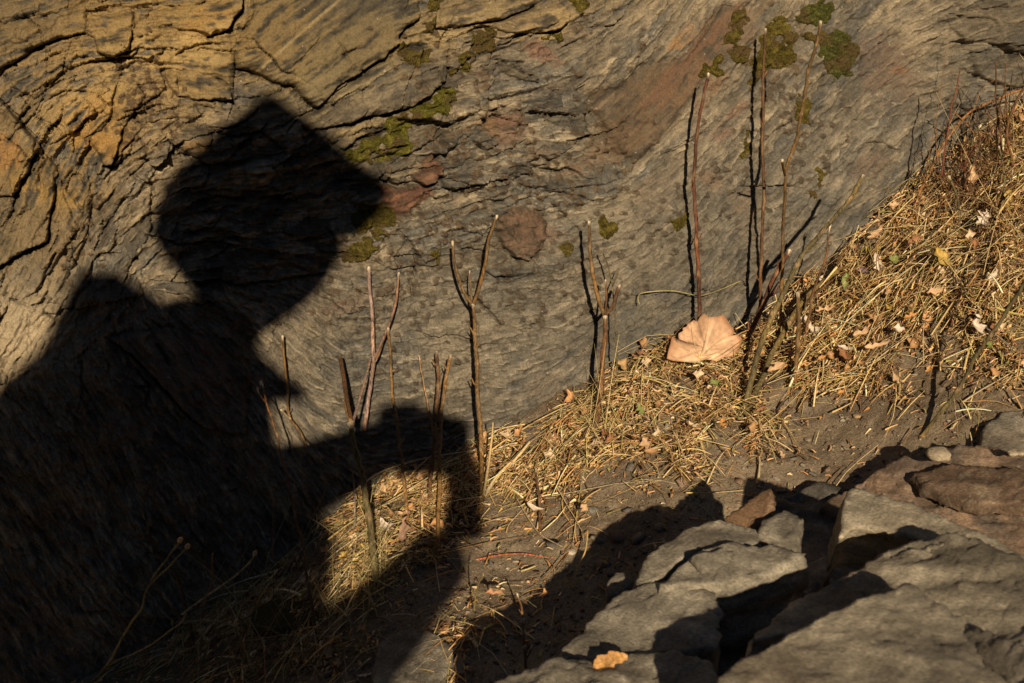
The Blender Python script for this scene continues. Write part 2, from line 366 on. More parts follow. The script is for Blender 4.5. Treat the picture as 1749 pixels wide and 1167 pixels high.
# cracks and ledges: polyline (left to right), width px, depth, lip (upper side proud), reach of the lip px
CR = [
 ([(-40,140),(0,128),(30,101),(55,85),(100,70),(145,56)], 4, .014, .004, 50),
 ([(168,90),(188,99),(214,92),(228,55)], 4, .012, .003, 30),
 ([(352,63),(386,51),(413,18),(420,-10)], 5, .016, .004, 30),
 ([(228,55),(226,15),(262,12),(264,-10)], 3, .007, 0, 20),
 ([(402,118),(430,121),(465,140),(497,147),(520,168),(540,184),(575,151),(620,121),(650,104),(679,77),(682,62),(710,35)], 3.5, .016, .003, 40),
 ([(575,74),(588,88),(601,120),(625,121)], 2, .005, .001, 20),
 ([(644,197),(692,190),(730,168),(762,136)], 4, .014, .006, 60),
 ([(530,225),(575,214),(644,197)], 3.5, .012, .004, 40),
 ([(592,256),(613,239),(644,231),(662,222)], 6, .014, .005, 30),
 ([(743,52),(780,45),(810,42),(862,34),(916,9)], 4.5, .015, .004, 40),
 ([(766,66),(812,50),(845,44)], 4, .010, .003, 30),
 ([(849,78),(870,70),(896,59),(930,57),(958,52),(966,44)], 4, .013, .006, 40),
 ([(849,102),(880,112),(918,138)], 3.5, .010, -.003, 30),
 ([(815,168),(856,169)], 3, .007, .002, 20),
 ([(839,195),(851,186),(900,172),(910,165)], 3, .007, .002, 20),
 ([(736,237),(760,216),(782,206)], 4, .009, .004, 30),
 ([(655,312),(688,319),(706,312),(728,320),(752,303)], 4.5, .013, .004, 30),
 ([(758,322),(778,329),(796,318)], 4.5, .010, .003, 30),
 ([(795,274),(815,274),(873,254),(902,237)], 3, .007, .003, 25),
 ([(910,298),(940,297),(970,286),(1000,303),(1024,305)], 3, .008, .003, 30),
 ([(949,329),(993,336),(1001,346),(1022,346)], 3, .008, .003, 25),
 ([(983,148),(1000,135),(1010,131)], 3, .008, .002, 20),
 ([(980,175),(984,155),(1003,140)], 3, .006, .002, 20),
 ([(862,422),(880,440),(905,448),(926,433)], 5, .010, .003, 20),
 ([(832,466),(846,477),(878,477),(890,471)], 3.5, .009, .003, 25),
 ([(1066,457),(1090,464)], 2.5, .005, .001, 15),
 ([(-20,160),(14,184),(40,214),(60,238),(66,252)], 5, .018, -.003, 30),
 ([(-40,462),(0,459),(17,449),(55,426),(80,414),(84,384)], 7, .020, .006, 40),
 ([(98,290),(92,340),(84,384)], 3, .010, 0, 30),
 ([(178,282),(192,283),(201,252),(212,222)], 6, .018, 0, 30),
 ([(58,266),(48,292),(30,330),(-30,350)], 5, .014, .003, 30),
 ([(285,240),(310,262),(343,275),(357,286)], 3.5, .012, .004, 30),
 ([(357,220),(388,221),(418,206),(440,185)], 3.5, .010, .003, 30),
 ([(335,170),(360,174),(380,171),(400,177)], 3.5, .010, .003, 30),
 ([(487,226),(505,210),(528,190)], 3, .009, 0, 20),
 ([(548,213),(562,205),(580,214),(600,214)], 2, .005, .001, 20),
 ([(20,512),(50,525),(69,520),(78,500)], 5, .012, .003, 30),
 ([(82,540),(97,546),(108,534),(128,528)], 8, .018, .006, 30),
 ([(120,450),(135,420),(155,395),(150,385)], 3, .009, 0, 20),
 ([(157,475),(158,430),(152,400)], 3, .008, 0, 20),
 ([(185,400),(170,430),(170,470)], 2.5, .007, 0, 20),
 ([(115,325),(125,300),(140,300),(150,320)], 3, .008, 0, 20),
 ([(105,310),(115,330),(130,345),(138,360)], 2.5, .007, 0, 20),
 ([(185,577),(233,616),(292,681),(343,728)], 5, .014, 0, 30),
 ([(1619,26),(1650,32),(1698,34),(1704,60),(1703,74)], 2.5, .009, .002, 30),
 ([(1638,70),(1664,76),(1715,77),(1735,90),(1790,100)], 4, .014, .003, 40),
 ([(1664,102),(1670,130),(1696,140),(1732,152),(1790,150)], 2.5, .008, .002, 30),
 ([(1663,72),(1700,70)], 3, .009, .002, 30),
 ([(760,400),(790,395),(830,405)], 3, .006, .002, 20),
 ([(590,640),(640,655),(700,650)], 2, .004, .001, 20),
 ([(430,590),(440,610),(455,640)], 3, .008, 0, 20),
 ([(520,590),(560,570),(600,560)], 2, .004, .001, 20),
 ([(845,628),(885,630)], 2, .004, .001, 20),
 ([(240,400),(300,420),(360,415),(430,430)], 4, .010, .004, 40),
 ([(340,330),(420,345),(500,330)], 4, .010, .004, 40),
 ([(330,480),(420,490),(500,480),(560,470)], 4, .010, .004, 40),
 ([(1372,200),(1382,212),(1395,210)], 3, .008, .002, 20),
 ([(1355,250),(1362,262),(1375,258)], 2.5, .006, .002, 20),
 ([(60,110),(90,95),(130,85)], 3, .006, .003, 30),
 ([(20,150),(60,170),(100,140),(130,130)], 3, .007, .003, 30),
 ([(60,200),(95,215),(120,250)], 3, .007, .002, 30),
 ([(220,300),(260,320),(300,300)], 4, .009, .003, 30),
 ([(720,200),(740,190),(760,200)], 3, .006, .002, 20),
 ([(560,110),(590,60),(640,20)], 1.5, .001, .0005, 20),
]
_r = np.random.RandomState(99)
for _ in range(330):
    x, y = _r.uniform(-20, 1720), _r.uniform(0, 760)
    pr = .12 + math.exp(-((x - 150) / 260) ** 2 - ((y - 230) / 260) ** 2) + .8 * math.exp(-((x - 780) / 260) ** 2 - ((y - 260) / 170) ** 2) + .4 * math.exp(-((x - 1650) / 120) ** 2 - ((y - 100) / 120) ** 2) + .25 * math.exp(-((x - 800) / 300) ** 2 - ((y - 500) / 110) ** 2)
    if _r.rand() > pr: continue
    a = float(theta(np.array([x]), np.array([y]))[0]) + _r.normal() * .35; ln = _r.uniform(10, 34); P = [(x, y)]
    for k in range(_r.randint(2, 5)):
        a += _r.normal() * .45; x += ln * math.cos(a); y -= ln * math.sin(a); P.append((x, y))
    if P[0][0] > P[-1][0]: P = P[::-1]
    CR.append((P, _r.uniform(1.5, 4.2), _r.uniform(.005, .012), _r.uniform(.002, .006), _r.uniform(14, 40)))
crackm = np.zeros(len(gx), np.float32)
for (P, wd, dp, lip, reach) in CR:
    ix = box(P, reach * 1.6 + 12)
    if not len(ix): continue
    d, sg = seg_dist(sx[ix], sy[ix], P)
    if P[0][0] > P[-1][0]: sg = -sg
    e0 = np.hypot(sx[ix] - P[0][0], sy[ix] - P[0][1]); e1 = np.hypot(sx[ix] - P[-1][0], sy[ix] - P[-1][1])
    endf = sstep(0, 16, np.minimum(e0, e1))
    wv = wd * .5 * (.55 + .9 * (vn(gx[ix] / 16, gy[ix] / 16, 61) * .5 + .5)) * (.35 + .65 * endf)
    g_ = 1 - sstep(wv * .6, wv * 1.35 + .6, d)
    H[ix] += np.where(sg > 0, 1, 0) * lip * np.exp(-d / reach) * endf
    H[ix] -= dp * g_
    crackm[ix] = np.maximum(crackm[ix], g_)
H -= np.maximum(0, H - .045) * .6
# lumps of brown lichen: clusters
LCH = [(245,170,40,60,.8),(285,215,30,40,.6),(225,235,22,22,.9),(250,55,12,10,.5),(735,120,60,50,.3),(820,90,28,20,.5),(815,140,24,20,.8),(800,250,140,70,.32),(880,330,220,90,.36),
 (800,420,200,70,.40),(720,500,140,80,.34),(870,520,160,60,.34),(1330,140,40,50,.6),(1355,200,25,30,.7),(985,45,20,18,.6),(1090,75,12,16,.8),(930,200,90,50,.25),(1160,380,60,70,.3),
 (1020,440,60,60,.25),(560,500,80,50,.2),(1250,320,60,90,.25),(150,420,30,60,.3),(600,430,50,40,.3),(690,620,120,60,.15),(1060,260,70,80,.25),(1385,250,60,50,.3),(165,350,18,14,.8)]
lden = np.zeros(len(gx), np.float32)
for (x, y, rx, ry, a_) in LCH: lden = np.maximum(lden, a_ * gauss(x, y, rx, ry))
VL = voro(11, 9, 1.0, 1.0, gx + 3 * vn(gx / 9, gy / 9, 71), gy + 3 * vn(gx / 9, gy / 9, 72))
rad = np.sqrt(VL[0] ** 2 + VL[1] ** 2)
lich = ((VL[2] < lden * 1.1) * sstep(6.2, 4.0, rad + 2 * vn(gx / 3, gy / 3, 73))).astype(np.float32)
H += lich * (.0026 + .0022 * VL[3]) * (1 + .5 * vn(gx / 2.5, gy / 2.5, 74))
# pitted crusty ground mass in the middle
crust = np.clip(fbm(gx / 60, gy / 60, 81, 3) * 1.6 + .35 * gauss(760, 520, 330, 180) + .25 * gauss(850, 300, 300, 160) - .1, 0, 1)
H += (crust * .0016 + flat * .0026) * np.abs(fbm(gx / 7, gy / 7, 83, 3)) + flat * .0016 * fbm(gx / 16, gy / 16, 86, 3)
H -= flat * .0022 * sstep(.86, .97, 1 - np.abs(fbm(gx / 26, gy / 26, 89, 4)) * 1.2) * .6
RH = H.reshape(SH)
def hmap(px, py):
    """height of the rock at a photo pixel of its base plane (bilinear on the built grid)"""
    px = np.atleast_1d(np.asarray(px, float)); py = np.atleast_1d(np.asarray(py, float))
    i = np.clip(np.searchsorted(XS, px) - 1, 0, len(XS) - 2); j = np.clip(np.searchsorted(YS, py) - 1, 0, len(YS) - 2)
    fu = np.clip((px - XS[i]) / (XS[i + 1] - XS[i]), 0, 1); fv = np.clip((py - YS[j]) / (YS[j + 1] - YS[j]), 0, 1)
    return (RH[j, i] * (1 - fu) + RH[j, i + 1] * fu) * (1 - fv) + (RH[j + 1, i] * (1 - fu) + RH[j + 1, i + 1] * fu) * fv
def wpt(px, py, off=0.0):
    """point `off` metres in front of the rock surface, seen at this photo pixel"""
    h = hmap(px, py)
    return wall_pt(np.atleast_1d(px), np.atleast_1d(py), 0.0 + h + off)

# --- colour of the stone itself
def mixc(A, B, m):
    return A + (np.asarray(B, np.float32) - A) * np.clip(m, 0, 1)[:, None]
nz = fbm(wx / 130, wy / 130, 91, 4); ny = fbm(wx / 40, wy / 40, 95, 3)
C = np.tile(np.array([.185, .158, .122], np.float32), (len(gx), 1))
C = mixc(C, (.125, .120, .112), sstep(-.1, .5, nz + .25 * L_big) * .9)
C = mixc(C, (.25, .205, .145), sstep(.0, .6, -nz + .25 * L_huge) * .7)
C = mixc(C, (.105, .112, .118), sstep(.3, 1.4, L_big + ny) * .45)
C = mixc(C, (.31, .26, .185), sstep(.7, 1.7, L_mid) * .6)
C = mixc(C, (.075, .066, .057), sstep(.8, 2.0, -L_mid + .5 * L_fine) * .65)
C = mixc(C, (.38, .33, .25), sstep(1.0, 2.2, L_fine) * .50); C = mixc(C, (.07, .062, .055), sstep(1.0, 2.2, -L_fine) * .42)
# dusty cream crust
C = mixc(C, (.29, .235, .16), crust * sstep(-.3, .5, fbm(gx / 12, gy / 12, 99, 3)) * .75)
e3 = 1 - sstep(.02, .16, V3[5]); e2 = 1 - sstep(.01, .09, V2[5])
plate = np.clip(crust * 1.2 + .35 * rough, 0, 1)
C = mixc(C, (.105, .098, .088), (1 - e3) * plate * sstep(.35, .8, V3[4]) * .65)
C = mixc(C, (.34, .275, .19), np.maximum(e3 * .55, e2 * .75) * plate * sstep(-.5, .4, ny))
C *= (1 + .17 * np.clip(L_x, -2.2, 2.2) + .07 * np.clip(L_fine, -2, 2))[:, None]
# broken plates differ a little
C = mixc(C, (.06, .055, .05), (V2[4] > .74) * (1 - sstep(0, .06, .06 - V2[5])) * np.clip(rough * 1.2 - .25, 0, 1) * .55)
C *= (1 + .50 * (V2[3] - .5) * np.clip(rough * 1.4, 0, 1) + .30 * (V3[3] - .5) + .24 * (V1[3] - .5))[:, None]
# stains: x,y,rx,ry,angle,colour,strength
ST = [(90,20,260,130,0,(.28,.18,.055),.6),(330,60,220,110,0,(.40,.26,.07),.7),(130,170,190,110,20,(.40,.27,.09),.5),(620,90,200,60,25,(.33,.25,.10),.5),(60,400,110,100,60,(.30,.21,.09),.5),(230,200,160,80,20,(.36,.25,.10),.5),(870,20,230,60,10,(.33,.225,.08),.55),(560,40,140,70,0,(.14,.105,.05),.4),
 (300,90,120,30,-4,(.60,.42,.15),.55),(120,190,90,40,30,(.56,.40,.15),.5),(790,45,120,24,18,(.52,.38,.15),.5),(930,40,50,24,20,(.58,.40,.14),.6),(350,55,60,14,20,(.62,.42,.15),.6),(640,215,80,14,15,(.46,.35,.17),.5),(210,110,60,24,10,(.56,.4,.17),.5),(160,215,60,60,60,(.50,.29,.06),.75),(95,310,50,110,70,(.38,.24,.06),.55),(355,30,40,20,20,(.42,.24,.05),.7),(80,330,14,70,70,(.45,.27,.05),.6),(10,260,30,30,0,(.42,.2,.04),.7),
 (200,40,60,50,0,(.36,.24,.09),.5),(170,250,24,40,60,(.45,.24,.04),.6),(340,250,30,14,10,(.36,.2,.07),.6),(100,410,60,60,60,(.30,.2,.09),.3),
 (1090,200,110,45,50,(.17,.095,.035),.7),(1185,110,100,34,52,(.24,.12,.05),.7),(1150,130,90,14,52,(.22,.09,.055),.5),(1250,60,60,40,50,(.22,.10,.05),.6),
 (925,90,16,34,60,(.27,.105,.07),.7),(855,225,34,30,40,(.26,.12,.06),.7),(830,215,20,20,0,(.3,.17,.06),.6),(880,205,18,30,60,(.22,.09,.07),.6),
 (1215,160,40,14,50,(.30,.15,.06),.7),(1260,190,24,12,50,(.30,.13,.07),.7),(1235,225,24,12,30,(.27,.11,.07),.7),(1220,310,16,26,60,(.34,.17,.07),.7),(1275,350,24,28,60,(.30,.16,.07),.5),
 (1155,75,18,10,50,(.42,.22,.06),.8),(1165,65,30,10,50,(.38,.19,.06),.6),(1510,110,50,60,50,(.19,.11,.08),.65),(1540,120,8,20,80,(.34,.15,.05),.7),(1525,170,30,40,60,(.21,.12,.08),.5),
 (1475,280,40,24,20,(.21,.12,.08),.6),(1000,280,50,12,25,(.26,.14,.08),.6),(925,262,40,12,20,(.20,.13,.07),.6),(600,520,50,16,10,(.24,.13,.09),.5),(1300,400,30,50,60,(.22,.15,.10),.4),
 (940,670,30,50,60,(.23,.14,.09),.5),(1120,330,50,30,50,(.20,.12,.08),.4),(905,400,40,40,0,(.22,.10,.05),.4),(1380,330,60,30,50,(.15,.14,.135),.5),(1080,560,80,50,45,(.13,.14,.145),.55),
 (870,520,60,30,0,(.14,.145,.145),.4),(1000,400,60,40,40,(.14,.14,.135),.4),(420,140,60,50,0,(.16,.13,.08),.4),(1180,420,100,120,50,(.15,.14,.125),.3),(300,700,200,160,-50,(.13,.08,.065),.4),
 (360,640,60,60,0,(.20,.10,.08),.4),(940,400,30,16,0,(.25,.12,.06),.6),(1320,60,90,60,50,(.19,.14,.07),.4),(1650,350,140,60,30,(.15,.14,.13),.4)]
C = C * (1 - tintW[:, None]) + tintC * .9 * tintW[:, None] * (.80 + .26 * np.clip(L_mid, -1.8, 1.8) + .14 * np.clip(L_fine, -2, 2) + .12 * V2[3])[:, None] + 0
for (x, y, rx, ry, a, cc, st) in ST:
    m = gauss(x, y, rx, ry, a)
    m = sstep(.22, .75, m * (1 + .38 * L_mid + .5 * ny + .3 * L_fine)) * st
    g_ = np.array(cc); g_ = (g_ * .8 + g_.mean() * .2) * .82; C = mixc(C, g_, m * .85)
seam, _ = seg_dist(gx, gy, [(440,122),(480,85),(520,50),(590,-10)])
C = mixc(C, (.30, .24, .14), (1 - sstep(1, 3.5, seam + 1.5 * fbm(gx / 8, gy / 8, 85, 2))) * .8)
# cool cast low on the left, yellow lichen speckle, white flecks
C = mixc(C, (.44, .37, .27), gauss(30, 570, 120, 90) * .75)
lc = np.stack([.085 + .05 * VL[4], .058 + .035 * VL[4], .036 + .02 * VL[4]], 1)
C = C * (1 - .9 * lich[:, None]) + lc * .9 * lich[:, None]
fl = (vn(gx / 3.3, gy / 3.3, 88) > .965); C[fl] = C[fl] * .3 + np.array([.5, .46, .4]) * .7
rg = 1 - np.abs(fbm(gx / 6.5, gy / 6.5, 111, 3)) * 2.6
C = C * (1 + .20 * np.clip(rg, -1, 1)[:, None] * (.5 + .5 * np.clip(crust + rough * .6, 0, 1))[:, None])

C = np.clip(C * np.array([1.06, .99, .87], np.float32) * .775, .01, .8)
gr_ = C.mean(1, keepdims=True) * np.array([1.07, 1.0, .86], np.float32); C = C + (gr_ - C) * (.45 * np.clip(flat + .35 * sstep(500, 900, gx), 0, 1))[:, None]; C = C * (1 - .10 * flat)[:, None]

Pw = wall_pt(gx, gy, 0.0)
Pw = Pw + WN * H[:, None]
# every vertex keeps its own place on the plane; relief is along the plane's normal
nx_, ny_ = len(XS), len(YS)
I = np.arange(nx_ * ny_).reshape(ny_, nx_)
Q = np.stack([I[:-1, :-1], I[1:, :-1], I[1:, 1:], I[:-1, 1:]], -1).reshape(-1, 4)
zg = np.clip(np.interp(Pw[:, 0], FX, FZ), -.4, .6)
vis = Pw[:, 2] > zg - .10
keep = vis[Q].any(1) & (Pw[Q[:, 0], 2] < 3.5)
Q = Q[keep]
fid = SID[Q[:, 0]]
def sub(name, Qs, parent=None, mat=M_ROCK):
    u, inv = np.unique(Qs, return_inverse=True)
    return obj_np(name, Pw[u], inv.reshape(-1, 4), mat, C[u], parent)
rock_face = sub('rock_face', Q[fid < 0])
tag(rock_face, 'grey brown layered schist rock face with ochre and rust stains behind the dry stems', None, None, 'structure')
for k, s in enumerate(SLABS):
    q = Q[fid == k]
    if len(q) < 8: continue
    o = sub(s['name'], q, rock_face)
    if s['label']: o['label'] = s['label']
print('rock', time.time() - T0, len(Q))

# ------------------------------------------------------------------ ground
def fine_axis(a, b, st, lo, hi, n):
    f = np.arange(a, b, st)
    return np.concatenate([lo + (a - lo) * (np.linspace(0, 1, n, endpoint=False)) ** .6, f, f[-1] + st + (hi - f[-1] - st) * np.linspace(0, 1, n) ** 1.8])
ax = fine_axis(-.75, 1.15, .0042, -7, 7, 26); ay = fine_axis(.75, 2.15, .0042, -7, 3.0, 26)
AXg, AYg = np.meshgrid(ax, ay); Zg = ground(AXg.ravel(), AYg.ravel())
Vg = np.stack([AXg.ravel(), AYg.ravel(), Zg], 1)
X_, Y_ = Vg[:, 0].astype(np.float32), Vg[:, 1].astype(np.float32)
n1 = fbm(X_ * 14, Y_ * 14, 101, 4); n2 = fbm(X_ * 90, Y_ * 90, 105, 3)
Cg = np.tile(np.array([.165, .125, .085], np.float32), (len(Vg), 1))
Cg = mixc(Cg, (.115, .085, .055), sstep(0, .5, n1)); Cg = mixc(Cg, (.22, .175, .12), sstep(.1, .5, -n1) * .8)
Cg = mixc(Cg, (.30, .25, .18), sstep(.35, .7, n2) * .5)
Cg = (Cg * .7 + np.array([.165, .128, .088], np.float32) * .3) * 1.42
I = np.arange(len(ax) * len(ay)).reshape(len(ay), len(ax))
Qg = np.stack([I[:-1, :-1], I[:-1, 1:], I[1:, 1:], I[1:, :-1]], -1).reshape(-1, 4)
gr = obj_np('ground', Vg, Qg, M_DIRT, Cg); tag(gr, 'brown dirt strip between the rock face and the slate slabs', None, None, 'structure')
print('ground', time.time() - T0)
# unseen earth slopes added to block sky light and deepen shadows, open sunward
def sky_block_slopes():
    saz = math.atan2(-SUN_D[0], SUN_D[1])          # offset of the sun from straight behind
    az = np.linspace(-1.75, 1.75, 110); rr = np.array([2.6, 3.0, 3.5, 4.1, 4.8, 5.6, 6.6, 8.0, 10.0, 13.0])
    A, R_ = np.meshgrid(az, rr); el = np.interp(np.abs(A - saz), [0, .30, .55, .95, 1.75], np.radians([21.5, 22.5, 42, 62, 66]))
    Hh = np.tan(el) * R_ * sstep(2.5, 5.6, R_) * (1 + .05 * fbm(A * 4, R_ * .7, 333, 3) - .03)
    X = np.sin(A) * R_; Y = 1.4 - np.cos(A) * R_
    X = X + .25 * fbm(A * 6, R_, 341, 3); Z = Hh - .1
    V = np.stack([X.ravel(), Y.ravel(), Z.ravel()], 1); n = len(az); I = np.arange(V.shape[0]).reshape(len(rr), n)
    Q_ = np.stack([I[:-1, :-1], I[:-1, 1:], I[1:, 1:], I[1:, :-1]], -1).reshape(-1, 4)
    c = mixc(np.tile(np.array([.13, .10, .07], np.float32), (len(V), 1)), (.08, .075, .04), sstep(0, .4, fbm(V[:, 0] * 1.5, V[:, 2] * 1.5, 351, 3)))
    o = obj_np('sky_block_slope', V, Q_, M_DIRT, c); tag(o, 'unseen steep earth slopes added around the viewpoint to block sky light', None, None, 'structure')
sky_block_slopes()
# ------------------------------------------------------------------ foreground slate slabs (solid blocks)
def noise_disp(V, N_, slab_n, seed, amp, layer_t):
    P = V + 11.3 * seed
    t = V @ slab_n
    warp = .010 * vn3(P, 18, seed) + .004 * vn3(P, 60, seed + 1)
    lay = np.floor((t + warp) / layer_t).astype(int)
    rnd = np.random.RandomState(seed + 5).rand(512)[(lay * 7 + 200) & 511] - .5
    side = 1 - np.abs(N_ @ slab_n)
    D = N_ * (side * rnd * amp * 1.6)[:, None]
    big = vn3(P, 9, seed + 2) * .5 + vn3(P, 22, seed + 3) * .3 + vn3(P, 55, seed + 4) * .16
    ter = vn3(P * np.array([1, .45, 1]), 30, seed + 6)
    q = ter * 3; ter = (np.floor(q) + sstep(.7, 1, q - np.floor(q))) / 3
    rid = .5 - np.abs(vn3(P * np.array([1, .6, 1]), 26, seed + 11)) - .5 * np.abs(vn3(P, 70, seed + 12))
    ct_, st__ = math.cos(.6), math.sin(.6); U_ = P @ np.array([ct_, -st__, 0]); W_ = P @ np.array([st__, ct_, 0]); AN = np.stack([U_ * .3, W_ * 1.2, P[:, 2] * 1.5], 1)
    lam = vn3(AN, 34, seed + 31) + .6 * vn3(AN, 80, seed + 32); q2 = lam * 2.2; lam = (np.floor(q2) + sstep(.82, 1, q2 - np.floor(q2))) / 2.2
    top_ = np.clip(np.abs(N_ @ slab_n), 0, 1) ** 3
    D += N_ * (top_ * lam * amp * .5 + vn3(AN, 210, seed + 33) * .0007)[:, None]
    D += N_ * ((big * amp * .22) + ter * amp * .60 + rid * amp * .45 + vn3(P, 160, seed + 8) * .0009)[:, None]
    return V + D
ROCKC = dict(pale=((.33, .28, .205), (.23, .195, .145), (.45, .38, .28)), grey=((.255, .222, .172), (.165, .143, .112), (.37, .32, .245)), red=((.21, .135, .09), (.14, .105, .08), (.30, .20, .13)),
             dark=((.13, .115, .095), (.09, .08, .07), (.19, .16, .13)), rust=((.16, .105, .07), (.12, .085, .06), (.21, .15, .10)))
def slab(name, label, pts, depth, thick=.10, col='grey', tilt=(0, 0), amp=.006, seed=1, vox=.0042, layer=.012, cat='slate slab', group=None, gdepth=None, down=None, kind=None):
    """pts: outline of the top in photo pixels, depth: view distance of each corner (or one number); the block goes down `thick`"""
    n = len(pts); dz = list(depth) if hasattr(depth, '__len__') else [depth] * n
    rj = np.random.RandomState(seed); P2 = []; D2 = []
    for i in range(n):
        a_, b_ = pts[i], pts[(i + 1) % n]; L_ = math.hypot(b_[0] - a_[0], b_[1] - a_[1]); m_ = 2 if L_ > 22 else 1
        if L_ > 60: m_ = 4
        for k in range(m_):
            t = (k + (rj.uniform(-.25, .25) if k else 0)) / m_; j_ = min(6, L_ * .045) * rj.normal() * (1 if k else .3)
            nx2, ny2 = -(b_[1] - a_[1]) / (L_ + 1e-6), (b_[0] - a_[0]) / (L_ + 1e-6)
            P2.append((a_[0] + (b_[0] - a_[0]) * t + nx2 * j_, a_[1] + (b_[1] - a_[1]) * t + ny2 * j_)); D2.append(dz[i] * (1 - t) + dz[(i + 1) % n] * t)
    pts, dz = P2, D2; n = len(pts)
    T = np.array([CAM + ray(p[0], p[1]) * d for p, d in zip(pts, dz)])
    c = T.mean(0); u, s_, vt = np.linalg.svd(T - c); nn = vt[2]
    if nn[2] < 0: nn = -nn
    T = T - ((T - c) @ nn)[:, None] * nn * .92
    dn = np.array(down if down is not None else (0, .10, -1.0)); dn = dn / np.linalg.norm(dn)
    bm = bmesh.new()
    top = [bm.verts.new(Vector(p)) for p in T]
    mid = [bm.verts.new(Vector(p + dn * thick * .5 + (c - p) * -.05)) for p in T]
    bot = [bm.verts.new(Vector(p + dn * thick + (c - p) * -.04)) for p in T]
    bm.faces.new(top); bm.faces.new(list(reversed(bot)))
    for A, B in ((top, mid), (mid, bot)):
        for i in range(n):
            j = (i + 1) % n; bm.faces.new([A[i], B[i], B[j], A[j]])
    bmesh.ops.triangulate(bm, faces=bm.faces[:]); bmesh.ops.recalc_face_normals(bm, faces=bm.faces[:])
    me = bpy.data.meshes.new('tmp'); bm.to_mesh(me); bm.free()
    o = bpy.data.objects.new('tmp', me); COL.objects.link(o)
    md = o.modifiers.new('r', 'REMESH'); md.mode = 'VOXEL'; md.voxel_size = vox; md.use_smooth_shade = False
    ev = o.evaluated_get(bpy.context.evaluated_depsgraph_get()); m2 = ev.to_mesh()
    V = np.empty(len(m2.vertices) * 3, np.float32); m2.vertices.foreach_get('co', V); V = V.reshape(-1, 3).astype(float)
    Nn = np.empty(len(V) * 3, np.float32); m2.vertices.foreach_get('normal', Nn); Nn = Nn.reshape(-1, 3).astype(float)
    L_ = np.empty(len(m2.loops), np.int32); m2.loops.foreach_get('vertex_index', L_)
    F = L_.reshape(-1, 4); ev.to_mesh_clear(); bpy.data.objects.remove(o); bpy.data.meshes.remove(me)
    P = V + seed * 3.1
    V2 = noise_disp(V, Nn, nn, seed, amp, layer)
    a, b, cc = [np.array(k) for k in ROCKC[col]]
    # streaks follow the layering
    S = P * np.array([1.0, .5, 1.0]); S = S - np.outer(P @ nn, nn) * -3.0
    m1 = np.clip(.5 + 1.3 * vn3(S, 16, seed + 20), 0, 1)[:, None]; m2_ = np.clip(-.3 + 1.6 * vn3(S, 40, seed + 21) + .5 * vn3(S, 110, seed + 22), 0, 1)[:, None]
    Cc = a + (b - a) * m1; Cc = Cc + (cc - Cc) * m2_
    AN = np.stack([(P @ np.array([.825, -.565, 0])) * .3, (P @ np.array([.565, .825, 0])) * 1.3, P[:, 2]], 1)
    fs = (.20 * vn3(AN, 60, seed + 24) + .22 * vn3(AN, 150, seed + 25) + .2 * vn3(AN, 320, seed + 26))[:, None]; Cc = Cc * (1 + fs * 1.5)
    bd_ = np.clip(vn3(AN, 24, seed + 27) * 2.2 - .35, 0, 1)[:, None]; Cc = Cc * (1 - .38 * bd_); sp_ = (vn3(P, 420, seed + 28) > .62)[:, None] * .5; Cc = Cc + (np.array([.42, .37, .29]) - Cc) * sp_ * .5
    rs = np.clip(-.5 + 1.7 * vn3(P, 13, seed + 23), 0, 1)[:, None] * .6
    Cc = Cc + (np.array([.25, .14, .07]) - Cc) * rs * (1 if col in ('red', 'rust') else .25)
    orig = np.array([c[0], c[1], V2[:, 2].min()])
    o = obj_np(name, V2, F, M_SLAB, np.clip(Cc, .01, .7), None, origin=orig)
    tag(o, label, cat, group, kind)
    return o
SG = 'slate slabs piled in the lower right corner'
slab('slate_slab', 'broad blurred grey slab filling the lower right corner, nearest of the pile',
     [(1228,1240),(1232,1132),(1262,1108),(1345,1066),(1440,1046),(1500,1030),(1552,1008),(1620,1040),(1760,1100),(1980,1220),(1980,1420),(1500,1400)],
     [0.883,0.921,0.939,0.967,0.986,0.995,1.004,0.967,0.893,0.800,0.725,0.781], .34, 'pale', seed=3, amp=.005, group=SG)
slab('slate_slab', 'ridged grey slab just behind the nearest broad slab, running off the right edge',
     [(1276,1092),(1282,1060),(1370,1012),(1445,982),(1500,950),(1560,928),(1625,915),(1700,930),(1800,965),(1960,1030),(1960,1180),(1760,1110),(1620,1050),(1552,1020),(1500,1042),(1380,1070)],
     [1.042,1.060,1.088,1.097,1.107,1.111,1.107,1.069,1.004,0.930,0.874,0.930,0.995,1.042,1.051,1.042], .30, 'pale', seed=7, amp=.006, group=SG)
slab('slate_slab', 'pointed grey slab whose sharp tip stands above the pile',
     [(1447,812),(1482,826),(1560,860),(1650,905),(1760,955),(1900,1020),(1820,1050),(1700,975),(1630,945),(1560,935),(1500,915),(1462,905),(1436,925),(1434,880),(1438,850)],
     [1.246,1.237,1.210,1.175,1.121,1.050,1.050,1.104,1.148,1.184,1.202,1.210,1.206,1.219,1.228], .06, 'pale', seed=12, amp=.004, vox=.0042, group=SG, down=(.05, .5, -1))
slab('slate_slab', 'reddish brown slab behind the pointed slab at the right edge',
     [(1400,880),(1440,840),(1480,812),(1530,788),(1590,772),(1640,762),(1700,768),(1800,775),(2000,800),(2000,1000),(1760,960),(1600,900)],
     [1.52,1.53,1.53,1.53,1.52,1.51,1.48,1.44,1.36,1.27,1.33,1.43], .22, 'red', seed=21, amp=.008, group=SG)
slab('slate_slab', 'small grey block at the right edge behind the reddish brown slab',
     [(1668,768),(1682,728),(1718,706),(1760,700),(1900,700),(1900,800),(1760,784)],
     [1.50,1.54,1.56,1.56,1.52,1.44,1.46], .12, 'grey', seed=25, amp=.006, group=SG)
